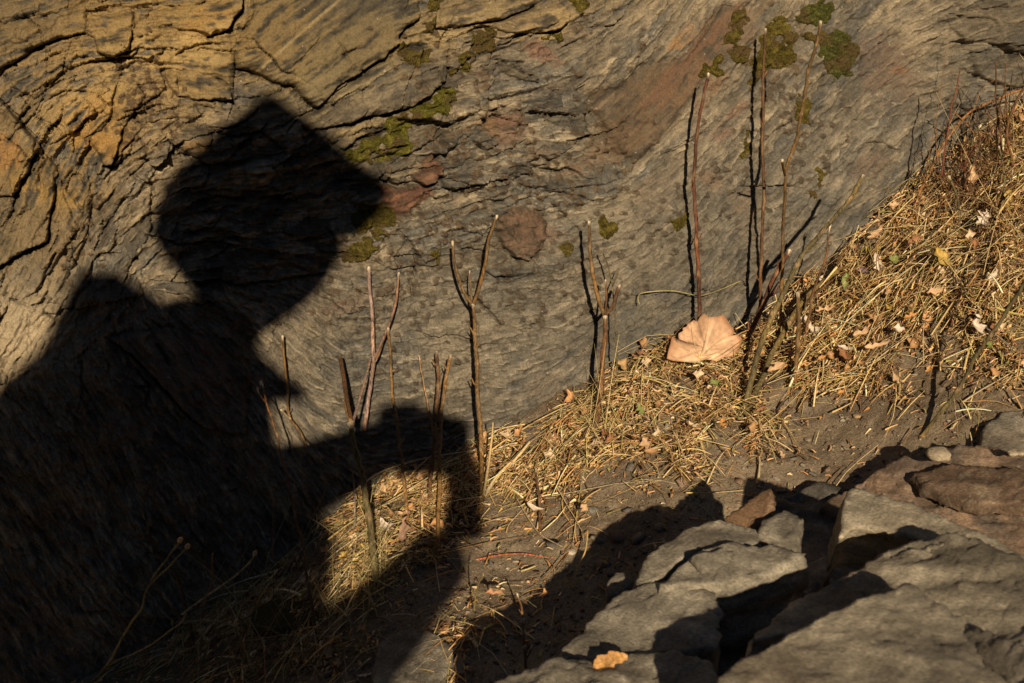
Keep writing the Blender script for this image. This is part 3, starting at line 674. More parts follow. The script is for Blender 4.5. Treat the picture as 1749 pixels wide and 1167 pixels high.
slab('slate_slab', 'dark shaded slab between the small red stone and the pointed slab',
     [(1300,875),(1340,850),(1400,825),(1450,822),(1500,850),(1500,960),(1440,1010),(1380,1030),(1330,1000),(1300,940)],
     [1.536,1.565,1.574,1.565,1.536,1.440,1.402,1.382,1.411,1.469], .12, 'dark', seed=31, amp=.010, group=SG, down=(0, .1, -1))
slab('slate_stone', 'small rusty triangular stone standing at the top of the left pile',
     [(1232,882),(1262,866),(1292,846),(1318,824),(1326,846),(1322,874),(1290,888),(1255,892)],
     [1.330,1.330,1.330,1.321,1.311,1.302,1.302,1.321], .16, 'rust', seed=37, amp=.004, vox=.004, group=SG)
slab('slate_stone', 'blunt grey stone leaning beside the rusty triangular stone',
     [(1288,912),(1302,893),(1322,878),(1342,870),(1368,880),(1374,905),(1366,922),(1330,920)],
     [1.265,1.283,1.283,1.283,1.265,1.246,1.237,1.246], .16, 'grey', seed=41, amp=.004, vox=.004, group=SG)
slab('slate_slab', 'curved grey slab along the left rim of the pile',
     [(1085,992),(1092,962),(1110,938),(1150,916),(1180,896),(1215,890),(1250,892),(1292,905),(1296,930),(1240,938),(1190,932),(1158,950),(1140,975),(1112,998)],
     [1.224,1.242,1.260,1.270,1.279,1.279,1.270,1.251,1.233,1.233,1.242,1.233,1.224,1.214], .19, 'grey', seed=45, amp=.005, vox=.0045, group=SG)
slab('slate_stone', 'little grey stone poking out leftmost of the pile',
     [(1032,1004),(1036,984),(1058,974),(1080,976),(1086,992),(1062,1010),(1036,1024)],
     [1.283,1.293,1.303,1.293,1.283,1.274,1.274], .12, 'grey', seed=49, amp=.003, vox=.004, group=SG)
slab('slate_slab', 'wavy topped grey slab in the middle of the left pile',
     [(1118,1000),(1142,972),(1160,952),(1192,934),(1240,930),(1280,934),(1310,918),(1345,926),(1384,934),(1350,962),(1310,986),(1262,998),(1212,1000),(1160,992)],
     [1.187,1.206,1.216,1.225,1.225,1.216,1.206,1.197,1.178,1.169,1.169,1.173,1.178,1.187], .20, 'grey', seed=53, amp=.005, vox=.0045, group=SG)
slab('slate_slab', 'large sloping grey slab low in the left pile, above the orange bark chip',
     [(962,1118),(1000,1086),(1022,1056),(1052,1022),(1080,1004),(1120,996),(1170,996),(1215,1004),(1226,1040),(1222,1070),(1218,1112),(1160,1120),(1080,1116),(1010,1122)],
     [1.159,1.178,1.197,1.216,1.216,1.216,1.197,1.188,1.159,1.140,1.121,1.121,1.130,1.140], .20, 'grey', seed=57, amp=.006, group=SG)
slab('slate_slab', 'thin layered grey slab at the bottom edge under the orange bark chip',
     [(820,1175),(850,1150),(932,1142),(1000,1124),(1080,1120),(1150,1120),(1220,1112),(1232,1140),(1240,1300),(820,1300)],
     [1.078,1.098,1.117,1.127,1.127,1.117,1.098,1.078,0.980,0.980], .18, 'grey', seed=61, amp=.008, group=SG)
slab('slate_stone', 'small pale lens shaped stone lying in the shaded gap of the pile',
     [(1310,1032),(1326,1012),(1348,1002),(1366,1002),(1356,1018),(1330,1032)],
     1.21, .03, 'grey', seed=65, amp=.002, vox=.003, group=SG)
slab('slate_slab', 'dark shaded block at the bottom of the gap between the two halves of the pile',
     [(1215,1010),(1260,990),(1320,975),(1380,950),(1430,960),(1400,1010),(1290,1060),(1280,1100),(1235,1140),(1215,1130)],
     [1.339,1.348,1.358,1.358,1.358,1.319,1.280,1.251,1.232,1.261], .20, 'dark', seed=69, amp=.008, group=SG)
slab('slate_slab', 'flat dull slab on the dirt at the bottom edge, half in the shadow',
     [(636,1150),(642,1098),(662,1082),(700,1068),(742,1082),(776,1108),(764,1150),(720,1200),(640,1210)],
     [float(np.linalg.norm(0)+x) for x in (gpt([636,642,662,700,742,776,764,720,640],[1150,1098,1082,1068,1082,1108,1150,1200,1210], .012)-CAM)@AX_F], .03, 'grey', seed=73, amp=.0025, vox=.004, cat='slate slab')
slab('slate_flake', 'thin flake of slate lying on the ridged grey slab', [(1502,958),(1560,934),(1640,926),(1722,950),(1704,982),(1604,984),(1534,1002)], [1.098,1.098,1.092,1.06,1.055,1.07,1.085], .012, 'pale', seed=81, amp=.003, vox=.0036)
slab('slate_flake', 'broad thin flake lying on the nearest blurred slab', [(1560,1042),(1640,1054),(1749,1102),(1900,1180),(1780,1200),(1640,1120),(1560,1084)], [.99,.955,.888,.80,.825,.925,.972], .012, 'grey', seed=83, amp=.003, vox=.0036)
slab('slate_flake', 'thin rusty flake lying on the reddish brown slab', [(1560,806),(1640,790),(1749,800),(1830,832),(1749,862),(1650,852),(1580,832)], [1.485,1.47,1.425,1.38,1.375,1.41,1.455], .016, 'rust', seed=85, amp=.003, vox=.0036)
slab('slate_flake', 'small thin flake lying on the wavy topped grey slab', [(1182,944),(1238,936),(1282,948),(1262,968),(1204,972)], [1.205,1.208,1.20,1.19,1.195], .010, 'grey', seed=87, amp=.002, vox=.003)
# pebbles and chips that can be picked out: pixel, half size, kind, label
PEB = [(1604,776,20,9,'grey',.0,'pale flat pebble resting on the rim of the reddish brown slab'),(1730,774,9,6,'grey',0,'tiny pale pebble left of its twin on the reddish brown slab'),(1744,774,8,6,'grey',0,'tiny pale pebble at the right edge on the reddish brown slab')]
def blob(name, label, c, r, col, mat, seed, cat, flat=.5, yaw=0, sub_=3, group=None, squash=(1, 1)):
    bm = bmesh.new(); bmesh.ops.create_icosphere(bm, subdivisions=sub_, radius=1)
    V = np.array([v.co[:] for v in bm.verts]); F = np.array([[v.index for v in f.verts] for f in bm.faces]); bm.free()
    V = np.sign(V) * np.abs(V) ** .8
    V *= (1 + .22 * vn3(V + seed, 1.1, seed) + .1 * vn3(V + seed, 3, seed + 1))[:, None]
    V = V * np.array([r * squash[0], r * squash[1], r * flat])
    cy, sy_ = math.cos(yaw), math.sin(yaw); V = V @ np.array([[cy, sy_, 0], [-sy_, cy, 0], [0, 0, 1]])
    Cc = np.tile(np.array(col), (len(V), 1)) * (1 + .18 * vn3(V + seed, 3 / r * .6, seed + 2))[:, None]
    o = obj_np(name, V, F, mat, np.clip(Cc, .01, .8), nper=3); o.location = Vector(c); tag(o, label, cat, group); return o
for k, (px, py, rx, ry, col, _, lb) in enumerate(PEB):
    d = 1.475 if px < 1650 else 1.44
    c = CAM + ray(px, py) * d
    blob('pebble', lb, c, rx * d / FPX, (.36, .29, .20), M_SLAB, 200 + k, 'pebble', .45, .3, 3)
def bark_chip():
    c = CAM + ray(1045, 1124) * 1.11
    ROCKC['orange'] = ((.52, .27, .09), (.38, .18, .06), (.66, .42, .18)); o = slab('bark_chip', 'orange bark chip lying on the thin slab at the bottom edge', [(1011,1130),(1019,1117),(1032,1115),(1046,1109),(1060,1112),(1071,1113),(1074,1122),(1061,1127),(1049,1134),(1034,1136),(1018,1139)], 1.108, .005, 'orange', seed=77, amp=.0006, vox=.0011, layer=.0015, cat='bark chip')
bark_chip()
GP = [(735,980,'grey',.012),(920,978,None,0)]
PEBG = [(1010,873,15,(.16,.15,.125),1.8,'flat dark greenish slate chip among the straw near the shadow edge'),(540+220,1078,9,(.50,.26,.12),1.0,'orange brown stone flake beside the flat dull slab'),
 (1055,917,16,(.15,.095,.07),1.0,'dull reddish stone lying in the shadow left of the slate pile'),(975,944,9,(.50,.42,.33),1.0,'whitish knobbly pebble at the end of the red twig'),(1463,712,7,(.35,.24,.13),1.0,'lone brown pebble on the bare dirt below the straw'),
 (1030,746,9,(.34,.14,.07),1.0,'brick red chip at the foot of the forked stem'),(1053,728,7,(.36,.16,.08),1.0,'small red chip right of the forked stem'),(1298,793,5,(.4,.34,.26),1,'pale speck of stone on the dirt above the shadow'),
 (1105,840,8,(.42,.24,.15),1.4,'pinkish chip on the dirt beside the shadow edge'),(660,905,10,(.6,.52,.40),.6,'white chip in the small sunlit straw patch'),(880,960,6,(.28,.22,.16),1,'small tan pebble below the red twig'),(700,1030,7,(.12,.10,.08),1,'dark pebble in the shadow above the flat slab'),
 (1560,640,7,(.25,.2,.14),1,'small tan pebble on the bare patch under the twigs'),(1380,752,6,(.24,.19,.14),1,'small grey pebble on the bare dirt above the slab pile'),(850,1000,6,(.30,.24,.17),1,'pale pebble on the sunlit dirt strip'),(1240,790,6,(.22,.17,.12),1,'brown pebble just above the notch of the shadow')]
for k, (px, py, r, col, asp, lb) in enumerate(PEBG):
    p = gpt(px, py)[0]; d = (p - CAM) @ AX_F
    blob('pebble', lb, p + np.array([0, 0, .001]), r * d / FPX, col, M_SLAB, 300 + k, 'pebble', .4, k * .9, 2, None, (1, 1 / asp))
print('slabs', time.time() - T0)

# ------------------------------------------------------------------ moss cushions on the rock
def moss(label, P, thick=.005, seed=0, tone=(.085, .078, .018), group='moss cushions on the rock face'):
    st = 1.7; xs = np.arange(min(p[0] for p in P) - 14, max(p[0] for p in P) + 14, st); ys = np.arange(min(p[1] for p in P) - 14, max(p[1] for p in P) + 14, st)
    X, Y = np.meshgrid(xs, ys); x = X.ravel(); y = Y.ravel()
    cx0 = np.mean([p[0] for p in P]); cy0 = np.mean([p[1] for p in P]); P = [(cx0 + (p[0] - cx0) * 1.16, cy0 + (p[1] - cy0) * 1.16) for p in P]
    jx = x + 15 * fbm(x / 16, y / 16, 140 + seed, 4); jy = y + 15 * fbm(x / 16, y / 16, 150 + seed, 4)
    ins = inside(jx, jy, P); d, _ = seg_dist(jx, jy, P, True); sdv = np.where(ins, d, -d)
    ci = 13.0; best = np.full(x.shape, 1e9); sec = best.copy(); r1 = np.random.RandomState(seed + 9).rand(64, 64, 3); rid = np.zeros(x.shape)
    for di in (-1, 0, 1, 2):
        for dj in (-1, 0, 1, 2):
            i = np.floor(x / ci).astype(int) + di - 0; j = np.floor(y / ci).astype(int) + dj
            rr = r1[j & 63, i & 63]; dd = np.hypot(jx - (i + rr[:, 0]) * ci, jy - (j + rr[:, 1]) * ci)
            m = dd < best; sec = np.where(m, best, np.minimum(sec, dd)); rid = np.where(m, rr[:, 2], rid); best = np.where(m, dd, best)
    e = np.clip((sec - best) / 6, 0, 1) ** .6
    miss = (rid < .04)
    hh = sstep(0, 6, sdv) * thick * (.35 + .65 * e) * (.7 + .6 * rid) * np.where(miss, .0, 1) + thick * .3 * fbm(x / 3, y / 3, 160 + seed, 2) * sstep(0, 4, sdv)
    hh = hh - .004 * (1 - sstep(-3, 2, sdv)) - np.where(miss, .003, 0)
    V = wall_pt(x, y, 0) + WN * (hmap(x, y) + hh)[:, None]
    n_, m_ = len(xs), len(ys); I = np.arange(n_ * m_).reshape(m_, n_)
    Q = np.stack([I[:-1, :-1], I[1:, :-1], I[1:, 1:], I[:-1, 1:]], -1).reshape(-1, 4)
    Q = Q[((sdv > -4) & ~miss)[Q].any(1)]
    t = np.array(tone); Cc = t * (.65 + .7 * rid[:, None]) * (.75 + .5 * e[:, None]) * (1 + .5 * fbm(x / 2.5, y / 2.5, 170 + seed, 2)[:, None])
    br = (np.clip(fbm(x / 22, y / 22, 180 + seed, 2) + .05, 0, 1) * 1.3)[:, None]; Cc = Cc + (np.array([.13, .085, .04]) - Cc) * np.clip(br, 0, .8)
    u, inv = np.unique(Q, return_inverse=True)
    o = obj_np('moss_cushion', V[u], inv.reshape(-1, 4), M_MOSS, np.clip(Cc[u], .005, .5), None, origin=V[u].mean(0))
    tag(o, label, 'moss', group); return o
MOSS = [('long olive green moss cushion under the ledge near the top of the person shadow', [(762,156),(763,188),(742,200),(722,206),(706,214),(700,228),(706,240),(700,256),(668,272),(640,270),(615,268),(598,258),(615,250),(640,236),(662,226),(664,206),(690,192),(728,170)]),
 ('olive moss patch left of the upper ledge, with a bare brown centre', [(686,74),(700,84),(718,76),(733,86),(727,98),(704,109),(685,104)]),
 ('narrow moss strip in the crack at the top centre', [(726,38),(742,30),(742,60),(734,66),(722,58)]),
 ('small moss strip at the top edge beside the pale slab', [(738,2),(748,8),(746,22),(734,28),(728,14)]),
 ('brownish moss patch right of the ledge in the upper middle', [(808,62),(826,50),(846,58),(850,78),(838,88),(812,86),(806,74)]),
 ('slim moss patch hanging below the upper middle ledge', [(784,100),(800,88),(806,106),(798,126),(784,130),(780,114)]),
 ('small moss dab left of the slim hanging moss patch', [(764,116),(776,108),(780,124),(772,134),(764,126)]),
 ('moss tuft at the top edge right of the ochre slab', [(972,-8),(1004,-8),(1002,16),(986,28),(974,14)]),
 ('small moss clump tucked under the end of the top ledge', [(928,60),(948,56),(962,62),(958,72),(940,70)]),
 ('tall narrow moss patch at the left of the upper right moss group', [(1252,24),(1272,16),(1276,34),(1266,58),(1258,74),(1240,76),(1244,54)]),
 ('square moss patch below the tall narrow one in the upper right', [(1240,82),(1262,76),(1276,84),(1272,106),(1254,110),(1238,100)]),
 ('oval moss patch behind the tip of the long brown stem', [(1204,112),(1226,96),(1236,104),(1232,122),(1216,130),(1200,128)]),
 ('broad moss sheet behind the tall straight stem in the upper right', [(1306,46),(1326,38),(1348,58),(1352,90),(1356,110),(1336,112),(1316,120),(1298,140),(1284,146),(1288,100),(1300,70)]),
 ('dark green moss cushion at the top right beside a pale twig tip', [(1360,22),(1384,8),(1410,6),(1418,20),(1406,40),(1388,46),(1366,36)]),
 ('moss patch just under the dark green cushion in the upper right', [(1372,58),(1400,52),(1410,66),(1402,86),(1388,78),(1370,70)]),
 ('largest green moss cushion of the upper right group, cracked into lobes', [(1404,66),(1430,60),(1452,64),(1462,84),(1456,106),(1446,126),(1424,130),(1404,116),(1396,92)]),
 ('small moss dab hanging in the crack below the upper right group', [(1362,168),(1376,164),(1384,180),(1374,206),(1364,200)]),
 ('little oval moss dab low on the smooth grey rock at right', [(1400,292),(1410,296),(1406,316),(1396,324),(1396,306)]),
 ('tiny moss dot beneath the oval moss dab on the smooth grey rock', [(1382,326),(1392,324),(1390,336),(1382,336)]),
 ('moss patch beside the white tipped forked stem', [(1030,376),(1048,374),(1056,394),(1046,412),(1030,404)]),
 ('dark moss dab left of the white tipped forked stem', [(966,418),(980,412),(988,424),(974,438),(964,430)]),
 ('yellow olive moss patch at the right edge of the head shadow', [(594,432),(620,410),(640,400),(644,420),(624,444),(602,452)]),
 ('small moss patch above the yellow olive one beside the head shadow', [(630,398),(652,388),(662,400),(652,414),(638,412)]),
 ('moss patch below the long olive cushion at the shadow edge', [(604,374),(640,352),(668,360),(672,376),(650,392),(618,396)]),
 ('ochre moss dab behind the left prong of the middle forked stem', [(744,436),(758,428),(764,442),(756,458),(746,452)]),
 ('brown moss patch on the pitted rock right of the forked stem', [(1140,376),(1166,362),(1176,378),(1164,394),(1146,392)]),
 ('faint moss smear beside the long brown stem on the grey rock', [(1268,262),(1276,230),(1282,236),(1278,270),(1266,288)])]
for k, (lb, P) in enumerate(MOSS):
    moss(lb, P, .0062 if k != 15 else .0075, k * 3, ((.14, .125, .024) if k == 0 else (.118, .092, .022)) if k not in (13, 15) else (.088, .088, .024))
# a moss lump on the ground in the shade
p = gpt(505, 1060)[0]; lump = blob('moss_cushion', 'rounded yellowish moss lump in the shade at the foot of the rock', p + np.array([0, 0, .004]), .040, (.085, .07, .03), M_MOSS, 400, 'moss', .38, .4, 4, None, (1.1, .8))
print('moss', time.time() - T0)
# ------------------------------------------------------------------ stems, twigs, straw
def catmull(P, R, per=6):
    P = np.asarray(P, float); R = np.asarray(R, float); n = len(P)
    if n < 2: return P, R
    E = np.vstack([2 * P[0] - P[1], P, 2 * P[-1] - P[-2]]); out = []; ro = []
    for i in range(n - 1):
        p0, p1, p2, p3 = E[i:i + 4]
        for k in range(per):
            t = k / per
            out.append(.5 * ((2 * p1) + (-p0 + p2) * t + (2 * p0 - 5 * p1 + 4 * p2 - p3) * t * t + (-p0 + 3 * p1 - 3 * p2 + p3) * t ** 3)); ro.append(R[i] * (1 - t) + R[i + 1] * t)
    out.append(P[-1]); ro.append(R[-1])
    return np.array(out), np.array(ro)
def tube(P, R, sides=7, seed=0, wob=.12, knots=()):
    P = np.asarray(P, float); n = len(P); R = np.asarray(R, float).copy()
    T = np.gradient(P, axis=0); T /= np.linalg.norm(T, axis=1)[:, None] + 1e-12
    ref = np.array([0.13, -1.0, .21]); A = np.cross(T, ref); A /= np.linalg.norm(A, axis=1)[:, None] + 1e-9; B = np.cross(T, A)
    L_ = np.concatenate([[0], np.cumsum(np.linalg.norm(np.diff(P, axis=0), axis=1))])
    for (t, amp) in knots: R *= 1 + amp * np.exp(-((L_ - t * L_[-1]) / .0032) ** 2)
    rs = np.random.RandomState(seed); ph = rs.rand(4) * 6
    V = []
    for k in range(sides):
        a = 2 * math.pi * k / sides
        rr = R * (1 + wob * np.sin(L_ * 180 + ph[0] + a * 2) * .5 + wob * vn(L_ * 300 + ph[1], np.full(n, k * .7), seed % 90))
        V.append(P + A * (rr * math.cos(a))[:, None] + B * (rr * math.sin(a))[:, None])
    V = np.stack(V, 1).reshape(-1, 3)
    F = []
    for i in range(n - 1):
        for k in range(sides):
            k2 = (k + 1) % sides; F.append((i * sides + k, i * sides + k2, (i + 1) * sides + k2, (i + 1) * sides + k))
    V = np.vstack([V, P[0] - T[0] * R[0] * .3, P[-1] + T[-1] * R[-1] * .6]); a, b = len(V) - 2, len(V) - 1
    for k in range(0, sides):
        k2 = (k + 1) % sides; F.append((a, k2, k, a)); F.append((b, (n - 1) * sides + k, (n - 1) * sides + k2, b))
    return V, F, L_
def build_tube(name, P, R, col, parent, mat=None, seed=0, sides=7, knots=(), wob=.12, tipcol=None, origin=None):
    V, F, L_ = tube(P, R, sides, seed, wob, knots)
    F4 = [f for f in F if f[0] != f[3]]; F3 = [f[:3] for f in F if f[0] == f[3]]
    me = bpy.data.meshes.new(name)
    if origin is not None: V = V - np.asarray(origin)
    me.from_pydata(V.tolist(), [], F4 + F3); me.polygons.foreach_set('use_smooth', np.ones(len(F4) + len(F3), bool))
    n = len(P); lv = np.concatenate([np.repeat(np.arange(n), sides), [0, n - 1]])
    c = np.tile(np.array(col, float), (len(V), 1))
    mm = vn(lv * .23 + seed, np.arange(len(V)) % sides * .4, seed % 97)
    c = c * .85 * (1 + .30 * mm + .15 * np.sin(lv * .35 + seed))[:, None]
    oc = np.clip(vn(lv * .11 + seed * 3, np.zeros(len(V)), 12) * 1.6, 0, .75)[:, None]; c = c + (np.array(col) * np.array([1.7, 1.5, 1.15]) - c) * oc * .8
    for (t, amp) in knots:
        m = np.exp(-((L_[lv] - t * L_[-1]) / .004) ** 2)[:, None]; c = c + (np.array([.30, .19, .10]) - c) * m * .6
    if tipcol is not None:
        m = (sstep(L_[-1] - .006, L_[-1] - .0015, L_[lv]) * (.75 + .25 * mm))[:, None]; c = c + (np.array(tipcol) - c) * m
    at = me.color_attributes.new('col', 'FLOAT_COLOR', 'POINT'); cc = np.ones((len(V), 4), np.float32); cc[:, :3] = np.clip(c, .01, .9); at.data.foreach_set('color', cc.ravel())
    me.materials.append(mat or M_BARK)
    o = bpy.data.objects.new(name, me); link(o, parent); return o
BROWN = (.125, .060, .024); RED = (.115, .042, .022); OCH = (.17, .098, .036); OLIVE = (.13, .10, .042); PALE = (.48, .37, .22); STRAWC = (.50, .36, .17); PINK = (.30, .20, .17); GREY = (.25, .21, .18); DARK = (.075, .045, .028)
TIP = (.70, .58, .42)
def path3(pts):
    """pts: (px, py, off): off>=0 metres in front of the rock; ('g') = standing on the ground at this pixel"""
    out = []
    for p in pts:
        if len(p) > 2 and p[2] == 'g': out.append(gpt(p[0], p[1])[0] - np.array([0, 0, .004]))
        elif len(p) > 2 and isinstance(p[2], tuple): out.append(CAM + ray(p[0], p[1]) * p[2][0])
        else: out.append(wpt(p[0], p[1], p[2] if len(p) > 2 else .03)[0])
    return np.array(out)
_seed = [500]
def wiggle(P, sd, amp=.0016):
    n = len(P); L_ = np.concatenate([[0], np.cumsum(np.linalg.norm(np.diff(P, axis=0), axis=1))]); e = np.clip(L_ / .02, 0, 1)
    a = (vn(L_ * 28, np.full(n, sd * .37), 5) + .5 * vn(L_ * 75, np.full(n, sd * .71), 6)) * amp * e; b = (vn(L_ * 28, np.full(n, sd * .13), 7)) * amp * .6 * e
    return P + a[:, None] * np.array([1.0, 0, 0]) + b[:, None] * np.array([0, -.7, .7])
def interp_stem(pix, base, tip, r0, r1):
    """pix: pixel line from base to tip. base: 'g' (on the ground) or off; tip off. Depth runs smoothly between the two."""
    n = len(pix); L_ = [0]
    for i in range(1, n): L_.append(L_[-1] + math.hypot(pix[i][0] - pix[i - 1][0], pix[i][1] - pix[i - 1][1]))
    L_ = np.array(L_) / L_[-1]
    def depth_of(p, spec):
        if isinstance(spec, np.ndarray): q = spec
        elif spec == 'g': q = gpt(p[0], p[1])[0] - np.array([0, 0, .006])
        else: q = wpt(p[0], p[1], spec)[0]
        return (q - CAM) @ AX_F
    d0 = depth_of(pix[0], base); d1 = depth_of(pix[-1], tip); out = []
    for p, t in zip(pix, L_):
        d = d0 * (1 - t) + d1 * t
        q = CAM + ray(p[0], p[1]) * d
        # never let it sink into the rock
        wd = (wpt(p[0], p[1], .004)[0] - CAM) @ AX_F
        if d > wd and t > .1: q = CAM + ray(p[0], p[1]) * wd
        out.append(q)
    return np.array(out), np.array([r0 * (1 - t) + r1 * t for t in L_])
def px2m(r, P): return r * ((P[0] - CAM) @ AX_F) / FPX
def stem(label, main, base, tip, w0, w1, col, branches=(), knots=(), name='dry_plant', cat='dry plant', group=None, tipcol=TIP, mname='main_stem', splinter=False, sides=7, buds=()):
    """w0,w1 widths in photo px"""
    P, R = interp_stem(main, base, tip, w0 * .40, w1 * .40); k = ((P[0] - CAM) @ AX_F) / FPX; R = R * k
    P, R = catmull(P, R, 7); P = wiggle(P, int(main[0][0]))
    loc = P[0].copy(); t = thing(name, label, cat, Vector(loc), group)
    _seed[0] += 3
    build_tube(mname, P, R, col, t, seed=_seed[0], knots=knots, tipcol=tipcol, origin=loc, sides=sides)
    for b in branches:
        pix, tp, a0, a1 = b[0], b[1], b[2], b[3]; bc = b[4] if len(b) > 4 else col
        # branch starts where it leaves the main stem
        X, Y = project(P); i = np.argmin((X - pix[0][0]) ** 2 + (Y - pix[0][1]) ** 2)
        B, Rb = interp_stem(pix, P[i], tp, a0 * .43, a1 * .43); B, Rb = catmull(B, Rb * k, 6); _seed[0] += 3
        build_tube('branch', B, Rb, bc, t, seed=_seed[0], tipcol=tipcol, origin=loc, sides=sides - 1, knots=b[5] if len(b) > 5 else ())
    Lm = np.linalg.norm(P[-1] - P[0])
    for q, (tk, _a) in enumerate(knots[:4]):
        if tk > .97: continue
        i = int(tk * (len(P) - 1)); d = P[min(i + 1, len(P) - 1)] - P[i]; d /= np.linalg.norm(d) + 1e-9; sgn = 1 if (q + int(main[0][0])) % 2 else -1
        v = d * .7 + np.array([sgn * .75, -.25, 0]); ln = R[i] * (2.2 + 2.5 * random.random())
        build_tube('twig_stub', np.array([P[i], P[i] + v * ln * .55, P[i] + (v + d * .5) * ln]), np.array([.55, .45, .28]) * R[i], np.array(col) * 1.3, t, seed=q, sides=5, origin=loc)
    if splinter:
        e = P[-1]; d = P[-1] - P[-4]; d /= np.linalg.norm(d)
        for q in range(4):
            v = d + np.array([random.uniform(-.25, .25), random.uniform(-.1, .1), random.uniform(-.1, .1)])
            S = np.array([e - d * .002, e + v * .005, e + v * random.uniform(.008, .014)])
            build_tube('splinter', S, np.array([.0011, .0008, .0003]), (.62, .5, .34), t, seed=q, sides=4, origin=loc)
    for (bx, by, br) in buds:
        X, Y = project(P); i = np.argmin((X - bx) ** 2 + (Y - by) ** 2); dd = (P[i] - CAM) @ AX_F
        c = CAM + ray(bx, by) * dd; u = P[i] - P[max(0, i - 3)]; u = u / (np.linalg.norm(u) + 1e-9)
        S = np.array([c - u * br * k * 1.3, c - u * br * k * .4, c + u * br * k * .6, c + u * br * k * 1.5])
        build_tube('bud', S, np.array([.3, 1, .8, .35]) * br * k, PALE, t, seed=int(bx), origin=loc)
    return t
G1 = 'dry stems standing in front of the rock face'
K = lambda *a: tuple((x, .24) for x in a)
stem('tall unforked brown stem rising to a mossy patch, left of the tallest pair', [(1193,612),(1194,560),(1193,480),(1189,400),(1186,300),(1191,230),(1203,165),(1212,125)], 'g', .07, 9, 6, RED, (), K(.15,.3,.42,.55,.66,.8,.92), group=G1)
stem('straight reddish stem with a pale tip over the broad moss sheet', [(1290,620),(1297,540),(1300,450),(1304,300),(1303,200),(1303,120),(1307,50)], 'g', .045, 8, 6, BROWN, (), K(.3,.5,.66,.82), group=G1)
stem('long curved stem whose pale twisted tip crosses the greenest moss', [(1328,600),(1334,530),(1338,430),(1342,300),(1352,262),(1364,225),(1373,180),(1382,120),(1394,75),(1402,36)], 'g', .22, 7, 6, OCH, (((1341,305),(1338,290),(1337,276)), .2, 5, 5) if False else ([[(1341,300),(1338,288),(1336,274)], .20, 5, 5],), K(.35,.55,.62,.74,.86,.94), group=G1)
stem('slanting thick stem with a chewed spotted tip over the smooth grey rock', [(1270,715),(1280,670),(1298,590),(1322,530),(1345,492),(1358,462),(1375,432),(1400,402),(1424,372),(1452,338),(1474,299)], 'g', .16, 14, 8, OLIVE, (), K(.4,.6,.75,.9), group=G1)
stem('leaning dark red stem with a white cut end behind the big leaf', [(1260,625),(1272,590),(1298,535),(1310,500),(1330,458),(1348,427)], 'g', .10, 13, 9, RED, ([[(1300,530),(1318,500),(1330,482)], .1, 5, 3],), K(.3,.55,.8), group=G1)
stem('thin straight stem with a long white splintered tip', [(1368,640),(1374,580),(1382,534),(1396,483),(1410,440),(1418,392)], 'g', .10, 8, 4, BROWN, (), K(.5,), group=G1, tipcol=(.8, .72, .55), splinter=True)
stem('upright dull ochre stem with a square cut top in the straw heap', [(1355,668),(1360,620),(1363,570),(1362,500)], 'g', .16, 10, 9, OCH, (), K(.5,), group=G1)
stem('thick olive stem leaning left in the straw right of the big leaf', [(1268,722),(1290,670),(1314,617),(1338,570),(1372,515),(1420,470),(1472,440)], 'g', .05, 14, 10, OLIVE, ([[(1345,558),(1390,505),(1440,465)], .05, 8, 5, BROWN],), K(.5,), group=G1)
stem('forked stem with two raised prongs and a short middle spike, straight shaft', [(821,872),(822,800),(820,740),(815,660),(811,600),(812,570),(808,520)], 'g', .07, 11, 8, OCH,
     ([[(808,521),(797,507),(783,475),(775,440),(773,412)], .06, 7, 5], [[(809,520),(819,490),(829,450),(834,415),(841,390),(849,368)], .09, 8, 6], [[(806,515),(803,485),(802,462)], .06, 4, 3]), K(.3,.52,.7,.85,1.0), group=G1)
stem('forked stem with a long white tip and a hooked right prong', [(1013,752),(1022,700),(1028,640),(1032,590),(1033,540)], 'g', .075, 15, 9, BROWN,
     ([[(1033,540),(1022,510),(1013,470),(1008,430),(1006,378)], .07, 9, 6, OCH, K(.5,.75)], [[(1034,538),(1048,522),(1052,505),(1059,487)], .07, 8, 8, BROWN], [[(1033,538),(1036,510),(1034,478)], .07, 5, 4]), K(.4,1.0), group=G1, splinter=False)
stem('slim greenish twig behind the white tipped forked stem', [(1053,690),(1053,640),(1050,540),(1044,480),(1036,445),(1029,428)], 'g', .04, 4, 3, OLIVE, ([[(1046,490),(1054,470),(1058,460)], .04, 2.5, 2],), K(.5,), group=G1, tipcol=None)
stem('thick stem rising from the small sunlit straw patch, forked with a broken tip', [(648,1012),(640,960),(630,880),(620,820),(606,760),(601,722)], 'g', .20, 18, 11, OLIVE,
     ([[(602,725),(594,690),(588,650),(581,608)], .07, 8, 9, BROWN], [[(602,725),(612,690),(622,655),(634,610)], .08, 6, 5, PINK], [[(600,722),(592,700),(588,668)], .07, 10, 5, (.3,.2,.1)]), K(.45,1.0), group=G1)
stem('pale pinkish straight stem left of the bent one, cut off at the top', [(622,735),(628,680),(636,620),(635,560),(633,500),(631,456)], .05, .05, 9, 7, PINK,
     ([[(636,618),(652,585),(668,545),(677,510),(681,466)], .07, 7, 5, (.2,.12,.09)],  [[(636,620),(645,608),(658,570)], .06, 9, 4, OCH]), K(.35,.42), group=G1)
stem('thin yellowish brown stem with knobs standing beside the forearm shadow', [(701,925),(697,880),(692,830),(684,767),(677,720),(671,672),(667,610),(661,560)], 'g', .08, 9, 6, OCH, (), K(.45,.6,.8,1.0), group=G1)
stem('left one of two short neighbouring stems with pale cut ends', [(726,918),(734,840),(740,767),(746,700),(749,645),(746,600)], 'g', .05, 10, 8, BROWN, (), K(.55,.8,.9), group=G1)
